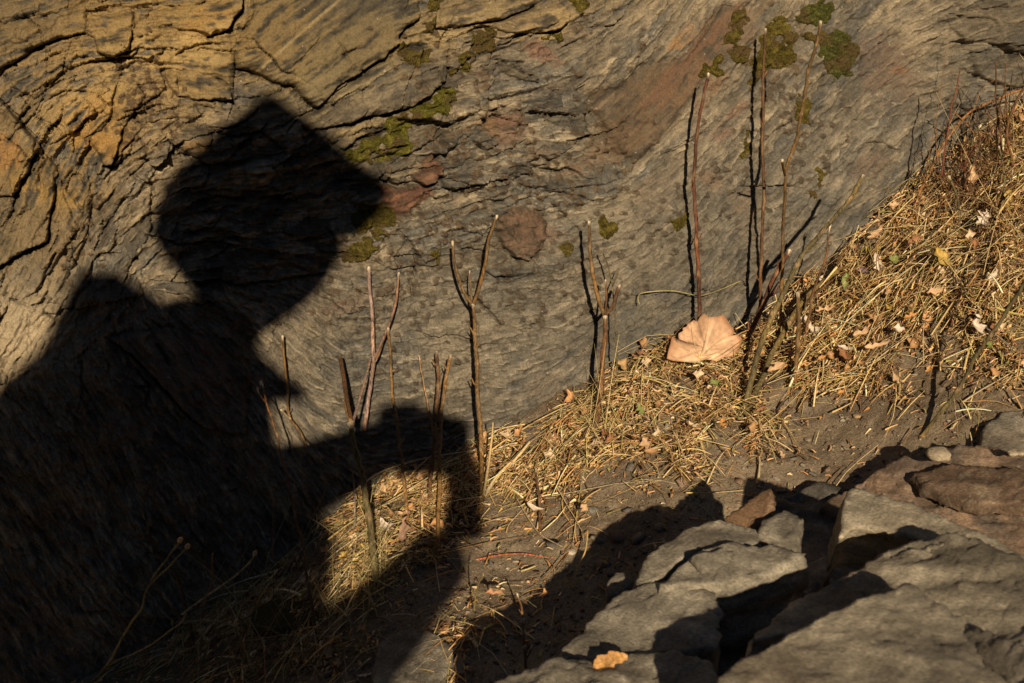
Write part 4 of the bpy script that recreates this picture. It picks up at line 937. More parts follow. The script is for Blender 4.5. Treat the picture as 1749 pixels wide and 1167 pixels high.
stem('right one of two short neighbouring stems with pale cut ends', [(740,972),(747,900),(751,830),(752,770),(754,710),(761,645),(768,607)], 'g', .10, 10, 8, OCH, (), K(.6,.8,.9), group=G1)
stem('thin upright stem with a dark knee at the edge of the neck shadow', [(522,760),(512,735),(497,715),(490,690),(489,640),(482,573)], .02, .03, 6, 5, OCH,
     ([[(497,716),(487,708),(480,700)], .05, 5, 4, PALE], [[(504,726),(520,752),(528,760)], .02, 5, 3, GREY]), K(.3,.5), group=G1)
stem('thin dark stem with tiny round buds inside the body shadow', [(548,1110),(538,1060),(528,1000),(515,930),(500,860),(485,790),(466,725),(450,675),(446,656)], 'g', .12, 7, 4, BROWN, ([[(456,690),(446,678),(440,668)], .13, 3, 3],), K(.5,.8), group=G1, buds=((446,655,3.5),(440,665,3)))
stem('short dark stem in the straw of the middle strip, standing alone', [(923,918),(922,880),(919,830),(915,800)], 'g', .18, 7, 4, BROWN, (), K(.5,), group=G1)
stem('thin reddish straw slanting behind the two short stems', [(738,735),(730,690),(722,645),(714,607)], .03, .03, 4, 3, (.42,.24,.12), (), (), group=G1, name='dry_straw', cat='dry straw')
stem('small knobbly brown plant in front of the shadowed gap at the bottom', [(898,1146),(896,1110),(893,1070),(892,1040),(884,1014)], 'g', .42, 7, 4, BROWN, ([[(897,1130),(905,1115),(909,1102)], .42, 4, 3],), K(.3,.5,.7), group=G1, buds=((894,1080,4),(893,1060,4),(896,1105,4)))
# right hand tangle
G2 = 'twigs arching over the straw heap on the right'
stem('long orange brown twig arching from the right edge down into the straw', [(1452,545),(1485,473),(1526,431),(1544,400),(1560,357),(1575,318),(1592,285),(1605,257),(1629,220),(1657,192),(1698,171),(1749,152),(1800,140)], .05, .10, 6, 5, (.28,.13,.045), (), K(.4,), 'twig', 'twig', G2, tipcol=None)
stem('thick olive twig leaning on the dirt with a pale broken foot', [(1571,749),(1602,709),(1636,665),(1663,613),(1698,565),(1732,510),(1775,440)], 'g', .42, 9, 8, OLIVE, (), K(.3,.6), 'twig', 'twig', G2, tipcol=None)
stem('curved ochre twig sweeping across the middle of the straw heap', [(1500,600),(1526,586),(1560,572),(1588,545),(1629,500),(1653,465),(1668,440)], .12, .20, 9, 7, OCH, (), K(.4,), 'twig', 'twig', G2, tipcol=None)
stem('long pale brown twig lying level through the straw heap to the right edge', [(1380,560),(1440,526),(1492,517),(1540,520),(1595,521),(1640,527),(1684,531),(1749,546),(1800,560)], .06, .3, 6, 6, (.25,.17,.09), (), (), 'twig', 'twig', G2, tipcol=None)
stem('dark red bundle of thin twigs bending down to the bare dirt', [(1450,535),(1466,575),(1490,615),(1508,645),(1518,675),(1537,712)], .10, 'g', 6, 3, RED, ([[(1455,548),(1480,590),(1500,640),(1512,690)], 'g', 5, 3], [[(1470,580),(1505,630),(1530,665),(1545,688)], 'g', 4, 2]), (), 'twig', 'twig', G2, tipcol=None)
stem('upright olive twig at the right of the straw heap', [(1690,500),(1698,483),(1708,440),(1714,400),(1712,360),(1716,300),(1705,250)], .16, .14, 7, 4, OLIVE, ([[(1714,400),(1722,350),(1730,290)], .14, 4, 3, BROWN],), (), 'twig', 'twig', G2)
stem('bowed olive twig in the upper part of the straw heap', [(1662,468),(1648,440),(1641,400),(1640,370),(1632,330),(1620,300)], .12, .10, 7, 5, OLIVE, (), (), 'twig', 'twig', G2)
stem('orange twig slanting up to the right in the straw heap', [(1520,415),(1580,380),(1620,335),(1680,285),(1755,240)], .05, .06, 6, 5, (.26,.13,.05), (), (), 'twig', 'twig', G2, tipcol=None)
stem('pair of short olive shoots with pale cut ends against the rock at right', [(1668,350),(1664,300),(1661,260),(1663,230),(1674,213)], .05, .07, 7, 5, OLIVE, ([[(1664,310),(1658,270),(1660,232)], .06, 5, 4, BROWN],), (), 'twig', 'twig', G2)
stem('thin red twig crossing the arching orange twig', [(1608,300),(1614,260),(1620,215),(1624,180),(1632,155),(1640,120)], .12, .14, 4, 3, RED, ([[(1614,262),(1612,290),(1618,310)], .1, 3, 2],), (), 'twig', 'twig', G2, tipcol=None)
stem('thin dark twig hanging from the top of the heap at the right edge', [(1712,262),(1706,220),(1700,180),(1700,105)], .1, .12, 4, 3, BROWN, ([[(1706,215),(1716,200),(1720,180)], .1, 3, 2],), (), 'twig', 'twig', G2, tipcol=None)
stem('branched dark twig at the upper right edge', [(1735,320),(1728,270),(1722,220),(1735,180),(1749,150),(1760,130)], .12, .15, 6, 5, BROWN, ([[(1724,235),(1712,200),(1708,175)], .12, 3, 2], [[(1722,222),(1716,190),(1722,160)], .12, 3, 2]), (), 'twig', 'twig', G2, tipcol=None)
stem('brown twig curving low over the dirt below the straw heap', [(1556,622),(1570,645),(1600,658),(1640,665),(1690,672),(1749,682)], 'g', 'g', 7, 5, OCH, (), (), 'twig', 'twig', G2, tipcol=None)
stem('grey curled twig in the straw above the leaning olive twig', [(1684,560),(1705,575),(1722,590),(1728,600)], .3, .34, 4, 3, GREY, (), (), 'twig', 'twig', G2, tipcol=None)
for q in range(12):
    x0, y0 = 1600 + 13 * q + random.uniform(-8, 8), 400 - 9 * q + random.uniform(-20, 30); a = random.uniform(.9, 2.3); L_ = random.uniform(90, 210); bend = random.uniform(-1.0, 1.0); pts = [(x0, y0)]
    for k in range(6): a += bend / 6 + random.uniform(-.12, .12); pts.append((pts[-1][0] + L_ / 6 * math.cos(a), pts[-1][1] - L_ / 6 * math.sin(a)))
    bx, by = pts[3]; br = [[(bx, by), (bx + 22 * math.cos(a + .9), by - 22 * math.sin(a + .9)), (bx + 44 * math.cos(a + .7), by - 44 * math.sin(a + .7))], random.uniform(.05, .14), 2.6, 1.6]
    stem('thin dark branching twig in the tangle at the upper right edge', pts, random.uniform(.03, .09), random.uniform(.05, .15), random.uniform(3, 5), 2, [BROWN, RED, DARK, (.2, .1, .04)][q % 4], [br], K(.5), 'twig', 'twig', 'dark twigs tangled at the upper right edge', tipcol=None)
# low twigs and sticks
stem('bent bright red twig lying on the dirt strip', [(812,957),(849,949),(891,946),(932,952),(968,953)], 'g', 'g', 5, 3, (.42,.13,.06), (), (), 'twig', 'twig', tipcol=(.7,.6,.45))
stem('grey stick lying level in the shade left of the sunlit straw patch', [(473,957),(510,959),(549,960),(600,962)], 'g', 'g', 5, 6, (.30,.25,.21), (), K(.05,), 'stick', 'stick', tipcol=None)
stem('whitish stick lying at the bottom edge in the shade', [(560,1172),(575,1164),(610,1155),(652,1149)], 'g', 'g', 6, 4, (.48,.44,.42), (), (), 'stick', 'stick', tipcol=None)
stem('dull brown stick slanting in the dark bottom left', [(346,1112),(370,1104),(400,1088),(438,1069)], 'g', 'g', 9, 6, (.2,.15,.11), (), (), 'stick', 'stick', tipcol=None)
stem('pale green forked stalk with two seed heads in the dark lower left', [(150,1170),(185,1134),(205,1098),(222,1065),(240,1040),(254,1002),(266,978),(290,948),(306,926)], 'g', .30, 6, 3.5, (.20,.19,.11), ([[(254,1002),(270,985),(288,969),(300,955),(318,938)], .32, 4, 3],), (), 'dry_stalk', 'dry stalk', 'pale stalks in the dark lower left', tipcol=None, buds=((308,922,4.5),(320,933,4.5)))
stem('pale stalk with a frayed brown head in the dark lower left', [(310,1050),(333,1031),(355,1016),(377,1003),(402,985),(422,964),(434,946)], .25, .28, 5, 4, (.22,.20,.12), (), (), 'dry_stalk', 'dry stalk', 'pale stalks in the dark lower left', tipcol=None, buds=((435,945,4),))
stem('low pale stalk forking sideways along the dark bottom left', [(160,1166),(185,1137),(215,1122),(247,1107),(280,1085),(309,1063),(318,1046)], 'g', .28, 6, 3, (.20,.18,.11), ([[(306,1064),(343,1060),(380,1063),(408,1073)], .25, 4, 3],), (), 'dry_stalk', 'dry stalk', 'pale stalks in the dark lower left', tipcol=None)
stem('dark brown branching stem in the deep shade at lower left', [(330,1120),(318,1050),(300,985),(282,960),(262,930),(248,890),(246,858),(256,830),(269,800)], 'g', .08, 8, 4, DARK, ([[(248,862),(240,850),(234,845)], .1, 3, 3, GREY],), (), 'dry_stalk', 'dry stalk', tipcol=None)
stem('slim grey upright straw at the left foot of the sunlit straw patch', [(597,938),(604,900),(605,860),(603,806)], 'g', .12, 4, 3, GREY, (), (), 'dry_straw', 'dry straw', tipcol=None)
stem('pinkish short stalk standing in the dark grass, lower left', [(345,1060),(354,1020),(362,985),(363,946)], 'g', .2, 4, 4, (.22,.14,.12), (), (), 'dry_stalk', 'dry stalk', tipcol=None)
# notable long straws: label, pixels (ground/off), width
G3 = 'long single straws on the ground'
SW = [('long yellow straw arching from the strip up to the forked stem foot', [(775,862),(810,812),(850,776),(905,741),(960,712),(1018,688)], 'g', .05, 4),
 ('second pale straw below the arching yellow one', [(955,765),(975,735),(995,712),(1015,690)], 'g', .04, 6),
 ('long straight straw pointing at the bare dirt below the olive stem', [(1290,684),(1340,678),(1400,668),(1460,657),(1505,650)], 'g', 'g', 3),
 ('pale straw laid across the big tan leaf', [(1110,640),(1150,610),(1190,580),(1225,563)], .05, .06, 3.5),
 ('stout green and yellow straw left of the olive stem foot', [(1060,656),(1100,670),(1150,684),(1200,700),(1262,712)], 'g', 'g', 8),
 ('thin curved straw across the shade to the straight shafted stem', [(590,852),(640,812),(690,792),(740,780),(822,768)], .05, .06, 3.5),
 ('straw bridging the sunlit patch from lower left', [(560,922),(600,892),(650,865),(700,835),(760,800),(815,782)], .10, .08, 4),
 ('thin straw loop in front of the rock right of the forked stem', [(1092,520),(1090,508),(1100,500),(1150,497),(1195,505),(1230,495),(1265,480)], .02, .03, 2.5),
 ('pale straw standing up on the middle strip beside the tall shaft', [(826,845),(835,790),(840,750),(842,722)], .14, .14, 6),
 ('broad pale blade leaning over the sunlit strip', [(828,862),(850,828),(880,800),(905,770)], 'g', .13, 8),
 ('thin straw hanging over the shadow edge below the red twig', [(1004,905),(1000,940),(985,975),(978,1005)], .3, .34, 3),
 ('white straw fragment lying on the sunlit dirt strip', [(890,992),(902,988),(915,983)], 'g', 'g', 4),
 ('pale straw fragment on the bare dirt below the straw heap', [(1420,720),(1437,712),(1452,704)], 'g', 'g', 4),
 ('long yellowish straw above the right slab shadow', [(1640,705),(1670,685),(1700,668),(1730,650)], 'g', 'g', 3),
 ('two toned straw at the right edge over the bare patch', [(1690,610),(1720,600),(1760,588)], 'g', 'g', 5),
 ('dark thin straw bent over the flat slab at the bottom', [(810,1062),(812,1040),(818,1015),(826,1000)], 'g', .45, 3),
 ('yellow straw crossing the flat half shaded slab', [(700,1170),(735,1145),(770,1122),(800,1100)], 'g', 'g', 4),
 ('bleached straw over the middle of the straw heap', [(1490,480),(1520,455),(1560,430),(1600,395)], .08, .12, 4),
 ('bright straight straw rising to the rock at the upper right', [(1560,370),(1600,345),(1650,325),(1700,315)], .05, .06, 4),
 ('white bent straw above the leaning olive twig', [(1700,525),(1730,535),(1760,540)], .35, .38, 5),
 ('green grass blade in the shade on the slate pile', [(1171,858),(1210,858),(1240,856),(1268,854)], 'g', 'g', 2.5),
 ('ochre straw slanting in front of the middle strip shaft', [(880,862),(905,905),(925,930),(960,950)], 'g', 'g', 3),
 ('thin straw arching from the shade to the shadow notch', [(1290,704),(1330,730),(1352,760),(1368,790)], 'g', 'g', 3)]
for k, (lb, pix, b, t_, wd) in enumerate(SW):
    P, R = interp_stem(pix, b, t_, wd / 2, wd / 2 * .6); kk = ((P[0] - CAM) @ AX_F) / FPX; P[:, 2] += .012 if b == 'g' else 0
    P, R = catmull(P, R * kk, 6)
    c = [STRAWC, PALE, (.42, .30, .13), (.36, .31, .13)][k % 4]
    o = build_tube('grass_blade', P, R, c, None, M_STRAW, 900 + k, 5, origin=P[0], wob=.2); o.location = Vector(P[0]); tag(o, lb, 'dry grass blade', G3)
print('stems', time.time() - T0)

# ------------------------------------------------------------------ litter (uncountable dry grass)
DEN = [(1900,330,130,200,.9),(1860,600,110,80,.4),(1640,400,110,130,1.0),(1740,300,60,110,.9),(1520,480,110,70,1.0),(1420,540,90,60,1.0),(1640,540,130,50,.8),(1300,610,110,45,1.0),(1180,640,90,32,1.0),(1090,690,70,40,1.0),(1000,750,60,30,.9),
 (900,800,60,34,1.0),(850,840,40,50,.9),(940,850,80,30,.35),(660,890,70,70,1.1),(760,870,60,60,.8),(1450,640,110,40,.5),(1700,620,60,40,.45),(560,1000,80,60,.6),(470,1080,120,60,.6),(350,1130,140,50,.35),(780,1120,40,40,.4),
 (1560,640,70,40,.3),(1120,800,120,40,.28),(1200,760,120,40,.3),(640,1010,30,30,.8),(900,1050,90,60,.05),(1250,720,60,30,.6)]
def density(px, py):
    d = np.full(np.shape(px), .014)
    for (x, y, rx, ry, a) in DEN: d = d + a * np.exp(-((px - x) / rx) ** 2 - ((py - y) / ry) ** 2)
    pn = fbm(px / 38, py / 30, 301, 3); d = d * np.clip(.62 + 1.7 * pn, .06, 1.25) * (1 - .93 * np.exp(-((px - 1205) / 58) ** 2 - ((py - 588) / 26) ** 2))
    return np.clip(d, 0, 1.15) / 1.15
def scatter(n, rs, pw=1.0, dens=density):
    xs = []; tot = 0
    while tot < n:
        x = rs.uniform(-.62, 1.25, 60000); y = rs.uniform(.85, 2.15, 60000)
        z = ground(x, y, False); P = np.stack([x, y, z], 1); px, py = project(P)
        yw = WY0 + WA * x + WB * z
        ok = (px > -160) & (px < 2120) & (py > 100) & (py < 1250) & (y < yw - .002) & (rs.rand(len(x)) < dens(px, py) ** pw)
        xs.append(P[ok]); tot += ok.sum()
    return np.vstack(xs)[:n]
def straws(name, label, n, seed, lmin, lmax, wmin, wmax, up, cols, K_=5, pw=1.0, arch=.15, stack=.02, dens=density):
    rs = np.random.RandomState(seed); P0 = scatter(n, rs, pw, dens)
    px, py = project(P0); dn = dens(px, py)
    L_ = rs.uniform(lmin, lmax, n) * rs.uniform(.5, 1, n); az = rs.uniform(0, 2 * math.pi, n)
    D = np.stack([np.cos(az), np.sin(az)], 1); Pp = np.stack([-D[:, 1], D[:, 0]], 1)
    curv = rs.normal(0, 1.0, n) * (.05 + .35 * (rs.rand(n) < .10)); el = np.abs(rs.normal(0, up, n)); st = rs.rand(n) ** 1.3 * stack * (.25 + dn)
    wdt = rs.uniform(wmin, wmax, n); arc = rs.rand(n) * arch * L_; ph = rs.rand(n) * 3; kink = rs.normal(0, .07, n) + rs.normal(0, .35, n) * (rs.rand(n) < .12)
    cs = []
    for k in range(K_):
        t = k / (K_ - 1); s = (t - .5) * L_
        xy = P0[:, :2] + D * s[:, None] + Pp * (curv * s * s / np.maximum(L_, .01) + kink * L_ * max(0, t - .6))[:, None]
        g = ground(xy[:, 0], xy[:, 1], False)
        z = g + st + .001 + arc * math.sin(math.pi * t) + el * L_ * t
        yw = WY0 + WA * xy[:, 0] + WB * z - .004 - .010 * rs.rand(n)
        xy[:, 1] = np.minimum(xy[:, 1], yw)
        cs.append(np.stack([xy[:, 0], xy[:, 1], z], 1))
    cs = np.stack(cs, 1)                                # n,K,3
    side = np.stack([Pp[:, 0], Pp[:, 1], np.zeros(n)], 1); roll = rs.uniform(-.9, .9, n)
    sv = side * np.cos(roll)[:, None] + np.array([0, 0, 1]) * np.sin(roll)[:, None]; nv = side * -np.sin(roll)[:, None] + np.array([0, 0, 1]) * np.cos(roll)[:, None]
    taper = np.array([.7, 1, .95, .75, .25, .2])[:K_] if K_ == 5 else np.linspace(1, .3, K_)
    w_ = wdt[:, None, None] * taper[None, :, None] * .5
    V = np.stack([cs + sv[:, None] * w_, cs - sv[:, None] * w_, cs + nv[:, None] * w_ * .55], 2)   # n,K,3sides,3
    V = V.reshape(-1, 3)
    b = (np.arange(n) * K_ * 3)[:, None, None, None]; kk = (np.arange(K_ - 1) * 3)[None, :, None, None]
    qs = np.array([[0, 1, 4, 3], [1, 2, 5, 4], [2, 0, 3, 5]])[None, None]
    F = (b + kk + qs).reshape(-1, 4)
    ca = np.array(cols); ci = rs.randint(0, len(ca), n); c = ca[ci] * rs.uniform(.7, 1.35, n)[:, None]
    c = np.repeat(c, K_ * 3, 0)
    o = obj_np(name, V, F, M_STRAW, np.clip(c, .01, .85)); tag(o, label, 'dry grass', None, 'stuff'); return o
SC = [(.74,.52,.23),(.56,.32,.11),(.74,.55,.30),(.26,.13,.05),(.40,.31,.11),(.13,.07,.03),(.68,.45,.20),(.44,.24,.08),(.17,.09,.04)]
straws('dry_grass', 'fine yellow brown straw litter matted along the foot of the rock', 8500, 1, .010, .06, .0007, .0021, .12, SC, 5, 1.0, .10, .032)
straws('dry_grass', 'longer loose straws lying on top of the litter', 1900, 2, .05, .15, .0008, .0019, .10, [(.70,.52,.25),(.55,.37,.15),(.74,.60,.36),(.34,.19,.08),(.46,.38,.15)], 6, 1.1, .07, .034)
straws('straw_chaff', 'short broad chaff and crumbled leaf bits between the straws', 20000, 3, .004, .015, .0018, .0055, .10, [(.60,.38,.16),(.38,.20,.08),(.74,.52,.30),(.18,.09,.045),(.50,.24,.09),(.30,.26,.09),(.12,.07,.04),(.62,.36,.18)], 3, .9, .2, .030)
dleft = lambda px, py: np.clip(np.exp(-((px - 420) / 190) ** 2 - ((py - 1100) / 75) ** 2) + .8 * np.exp(-((px - 600) / 70) ** 2 - ((py - 990) / 60) ** 2), 0, 1)
straws('dry_grass', 'thin wiry grass standing in the shade at the lower left', 420, 4, .08, .20, .0006, .0012, .55, [(.22,.17,.08),(.30,.24,.13),(.14,.09,.05),(.20,.19,.09)], 6, 1.0, .1, .01, dleft)
dright = lambda px, py: np.clip(np.exp(-((px - 1690) / 95) ** 2 - ((py - 320) / 130) ** 2), 0, 1)
straws('wiry_twigs', 'tangle of thin brown wiry twigs on top of the straw heap at the right edge', 240, 5, .05, .17, .0007, .0020, .5, [(.20,.09,.035),(.26,.13,.05),(.14,.08,.04),(.42,.30,.15)], 6, 1.0, .3, .03, dright)
dtuft = lambda px, py: np.clip(np.exp(-((px - 640) / 14) ** 2 - ((py - 990) / 30) ** 2) + .5 * np.exp(-((px - 1020) / 26) ** 2 - ((py - 740) / 20) ** 2), 0, 1)
straws('grass_tuft', 'pale dry grass tuft hugging the foot of the thick forked stem', 160, 6, .04, .09, .0008, .0018, .9, [(.55,.42,.20),(.45,.36,.15)], 5, 1.0, .1, .005, dtuft)
straws('dry_blades', 'broad pale dry grass blades strewn over the litter', 650, 8, .03, .085, .0022, .0048, .14, [(.82,.66,.40),(.74,.54,.28),(.62,.44,.20),(.52,.30,.12)], 6, 1.0, .10, .036)
# gravel
dch = lambda px, py: np.clip(.10 + np.exp(-((px - 1060) / 130) ** 2 - ((py - 930) / 60) ** 2) + .8 * np.exp(-((px - 1350) / 180) ** 2 - ((py - 800) / 30) ** 2) + .6 * np.exp(-((px - 860) / 60) ** 2 - ((py - 1120) / 50) ** 2), 0, 1)
def chips(n, seed):
    rs = np.random.RandomState(seed); P0 = scatter(n, rs, 1.0, dch); V = []; F = []; Cc = []
    B = np.array([(-1,-1,-1),(1,-1,-1),(1,1,-1),(-1,1,-1),(-1,-1,1),(1,-1,1),(1,1,1),(-1,1,1)], float); Q_ = np.array([(0,3,2,1),(4,5,6,7),(0,1,5,4),(1,2,6,5),(2,3,7,6),(3,0,4,7)])
    for k in range(n):
        r = rs.uniform(.002, .0065) * (1 if rs.rand() > .15 else 1.7); b = B * np.array([1, rs.uniform(.4, .9), rs.uniform(.15, .4)]) * (1 + rs.uniform(-.35, .35, (8, 3))) * r
        R3 = np.array((Matrix.Rotation(rs.uniform(0, 6.28), 3, 'Z') @ Matrix.Rotation(rs.normal() * .35, 3, 'X') @ Matrix.Rotation(rs.normal() * .35, 3, 'Y')))
        V.append(b @ R3.T + P0[k] + np.array([0, 0, r * .25])); F.append(Q_ + 8 * k); c = np.array([(.20,.17,.13),(.14,.12,.10),(.24,.16,.11),(.28,.24,.19)][rs.randint(0, 4)]); Cc.append(np.tile(c, (8, 1)))
    o = obj_np('stone_chips', np.vstack(V), np.vstack(F), M_SLAB, np.vstack(Cc), smooth=False); tag(o, 'angular chips of slate scattered on the dirt around the slab pile', 'stone chips', None, 'stuff')
chips(150, 21)
def gravel(n, seed):
    rs = np.random.RandomState(seed); P0 = scatter(n, rs, 1.0, lambda px, py: np.full(np.shape(px), .8))
    bm = bmesh.new(); bmesh.ops.create_icosphere(bm, subdivisions=1, radius=1); B = np.array([v.co[:] for v in bm.verts]); F = np.array([[v.index for v in f.verts] for f in bm.faces]); bm.free()
    r = .0007 + .0022 * rs.rand(n) ** 3; S = rs.uniform(.6, 1.3, (n, 3)) * np.array([1, 1, .6]); jit = 1 + .25 * rs.normal(size=(n, len(B), 1))
    V = (P0[:, None] + B[None] * jit * (r[:, None] * S)[:, None]); V[..., 2] += .001 + (ground(P0[:, 0], P0[:, 1]) - P0[:, 2])[:, None]
    Fc = (np.arange(n) * len(B))[:, None, None] + F[None]
    c = np.array([(.30,.24,.17),(.22,.17,.12),(.38,.32,.25),(.16,.12,.09),(.34,.20,.12)])[rs.randint(0, 5, n)] * rs.uniform(.7, 1.2, n)[:, None]
    o = obj_np('gravel', V.reshape(-1, 3), Fc.reshape(-1, 3), M_DIRT, np.repeat(np.clip(c, 0, .8), len(B), 0), nper=3, smooth=False); tag(o, 'fine gravel and crumbs of soil on the dirt strip', 'gravel', None, 'stuff')
gravel(12000, 11)
print('litter', time.time() - T0)

# ------------------------------------------------------------------ leaves
def leaf_mesh(name, L_, W_, seed, col, curl=.25, notch=0, nu=7, nv=4, rnd=0):
    """small dry leaf: length L_, half width W_, curled and buckled, a real thin solid"""
    rs = np.random.RandomState(seed); V = []; C_ = []
    for i in range(nu + 1):
        t = i / nu; hw = W_ * (math.sin(math.pi * min(1, t * .9 + .02 + .06 * (seed % 2))) ** .8) * (1 + .12 * rs.normal() * rnd); sk = .25 * W_ * rs.normal()
        for j in range(-nv, nv + 1):
            s = j / nv
            x = (t - .5) * L_ + .03 * L_ * rs.normal() * (abs(s) > .9); y = s * hw * (1 + .10 * rs.normal() * rnd * (abs(s) > .9)) + sk
            z = curl * L_ * ((t - .5) ** 2) * 1.2 + curl * W_ * 1.3 * s * s * (.4 + .8 * t) + .05 * L_ * math.sin(5 * t + seed + 3 * s) * .5
            V.append((x, y, z)); m = .12 if abs(j) == 0 else 0
            C_.append(np.array(col) * (1 + m + .10 * rs.normal()))
    w_ = 2 * nv + 1; n1_ = len(V); V = np.array(V); V2 = V.copy(); V2[:, 2] -= .00035
    F = []
    for i in range(nu):
        for j in range(w_ - 1):
            a = i * w_ + j; q = (a, a + 1, a + w_ + 1, a + w_); F.append(q); F.append(tuple(n1_ + k for k in reversed(q)))
    edge = [i * w_ for i in range(nu + 1)] + [nu * w_ + j for j in range(1, w_)] + [i * w_ + w_ - 1 for i in range(nu - 1, -1, -1)] + [j for j in range(w_ - 2, 0, -1)]
    for a, b in zip(edge, edge[1:] + edge[:1]): F.append((b, a, n1_ + a, n1_ + b))
    return mesh_np(name, np.vstack([V, V2]), np.array(F), M_LEAF, np.clip(np.vstack([C_, C_]), .01, .9))
TAN = (.50,.32,.18); WHT = (.60,.49,.39); YEL = (.42,.28,.07); GRN = (.22,.24,.075); BRN = (.28,.13,.06); ORG = (.48,.24,.08); PUR = (.16,.10,.11)
def put_leaf(me, px, py, yaw, tilt, roll, label, off=.036, group='dry leaves lying on the straw', name='fallen_leaf', cat='fallen leaf', scale=1.0):
    p = gpt(px, py, off)[0] if off is not None else wpt(px, py, .02)[0]
    o = bpy.data.objects.new(name, me); COL.objects.link(o); o.location = Vector(p); o.rotation_euler = (Matrix.Rotation(tilt, 3, 'X') @ Matrix.Rotation(roll, 3, 'Y') @ Matrix.Rotation(yaw, 3, 'Z')).to_euler(); o.scale = (scale,) * 3
    return tag(o, label, cat, group)
BIGL = [(1608,442,32,12,YEL,'yellow ochre leaf in the middle of the straw heap'),(1678,376,24,14,WHT,'whitish pink leaf near the top of the straw heap'),(1672,556,32,11,WHT,'pale pinkish leaf at the right above the bare patch'),
 (1386,562,20,9,WHT,'round white leaf near the top of the cut ochre stem'),(1371,545,18,7,WHT,'white leaf left of the round white one by the ochre stem'),(1535,561,16,7,WHT,'small white oval leaf in the middle of the heap'),
 (1443,596,20,7,WHT,'narrow white leaf above the brown curled leaf'),(1445,610,30,11,BRN,'brown curled leaf beneath the narrow white one'),(1404,612,14,6,ORG,'small orange leaf beside the bare dirt edge'),
 (1500,450,26,9,WHT,'striped white leaf at the upper rim of the heap'),(1525,447,24,10,GRN,'green leaf at the upper rim of the heap'),(1443,482,26,9,GRN,'pale green leaf above the olive twig'),(1474,463,16,8,PUR,'dark purple leaf at the upper rim of the heap'),
 (1410,530,26,9,TAN,'pale tan leaf lying on the olive twig'),(1515,500,22,9,TAN,'tan leaf under the curved ochre twig'),(1595,500,24,10,TAN,'dull tan leaf right of the curved ochre twig'),(1560,410,22,9,BRN,'red brown leaf near the top of the heap'),
 (1497,402,26,9,TAN,'large light tan leaf at the upper left rim of the heap'),(1690,590,18,7,GRN,'tiny green leaf beside the leaning olive twig'),(1222,655,18,8,GRN,'yellow green leaf on the straw below the big leaf'),
 (1436,670,12,5,ORG,'small orange leaf on the bare dirt'),(1586,630,12,6,ORG,'orange leaf on the bare patch below the twigs'),(1695,474,24,9,WHT,'white leaf at the right side of the heap'),(1325,628,26,8,TAN,'pointed tan leaf left of the ochre stem foot'),
 (1470,568,22,8,TAN,'light tan leaf beside the dark red bundle'),(1500,590,34,9,TAN,'long tan leaf behind the dark red bundle'),(1555,540,20,9,ORG,'orange tan leaf among thin twigs'),(1405,480,16,7,WHT,'small white leaf under the slanting olive twig'),
 (658,898,30,9,WHT,'white papery leaf in the small sunlit straw patch'),(690,905,34,14,(.30,.18,.12),'brown crumpled leaf in the small sunlit straw patch'),(912,868,22,8,(.62,.5,.38),'whitish leaf beside the dark short stem'),
 (845,1012,24,6,(.42,.22,.12),'narrow orange brown leaf on the sunlit dirt strip'),(1722,345,30,12,YEL,'yellow leaf at the right edge near the top of the heap'),(1665,420,20,8,BRN,'reddish leaf left of the upright olive twig'),
 (1300,700,16,6,BRN,'little brown leaf near the foot of the thick olive stem'),(1235,725,16,7,ORG,'small orange brown leaf on the dirt near the olive stem foot'),(1000,870,16,8,TAN,'tan leaf beside the dark greenish slate chip'),(1095,700,18,7,GRN,'small green leaf in the straw right of the white tipped stem'),
 (784,1130,30,10,(.38,.25,.14),'brown leaf in the gap beside the flat dull slab'),(1660,300,26,10,TAN,'tan leaf caught in the twigs at the upper right')]
for k, (px, py, l, h, c, lb) in enumerate(BIGL):
    d = (gpt(px, py)[0] - CAM) @ AX_F; m = leaf_mesh('fallen_leaf', l * d / FPX, h * .55 * d / FPX, k + 1, c, random.uniform(.2, .6), rnd=2.2)
    put_leaf(m, px, py, random.uniform(0, 6.28), random.uniform(.3, 1.0), random.uniform(-.4, .4), lb, scale=1.25)
var = [leaf_mesh('small_leaf', .013, .0036, 60 + k, c, .45, nu=5, nv=2, rnd=2.6) for k, c in enumerate([TAN, (.40,.25,.12), BRN, (.62,.46,.30), YEL, (.36,.2,.09), (.5,.27,.12), (.45,.3,.17)])]
rs = np.random.RandomState(77); LP = scatter(290, rs, 1.1); LX, LY = project(LP)
REG = [('small dry leaf in the straw heap at the right edge', lambda x, y: x > 1560 and y < 480), ('small dry leaf low in the straw heap near the bare patch', lambda x, y: x > 1380 and y >= 480),
 ('small dry leaf at the rim of the straw heap against the rock', lambda x, y: x > 1380), ('small dry leaf in the straw around the big tan leaf', lambda x, y: x > 1120), ('small dry leaf in the straw by the white tipped forked stem', lambda x, y: x > 960),
 ('small dry leaf in the sunlit middle strip', lambda x, y: x > 800), ('small dry leaf around the little sunlit straw patch', lambda x, y: x > 560), ('small dry leaf in the shaded lower left grass', lambda x, y: True)]
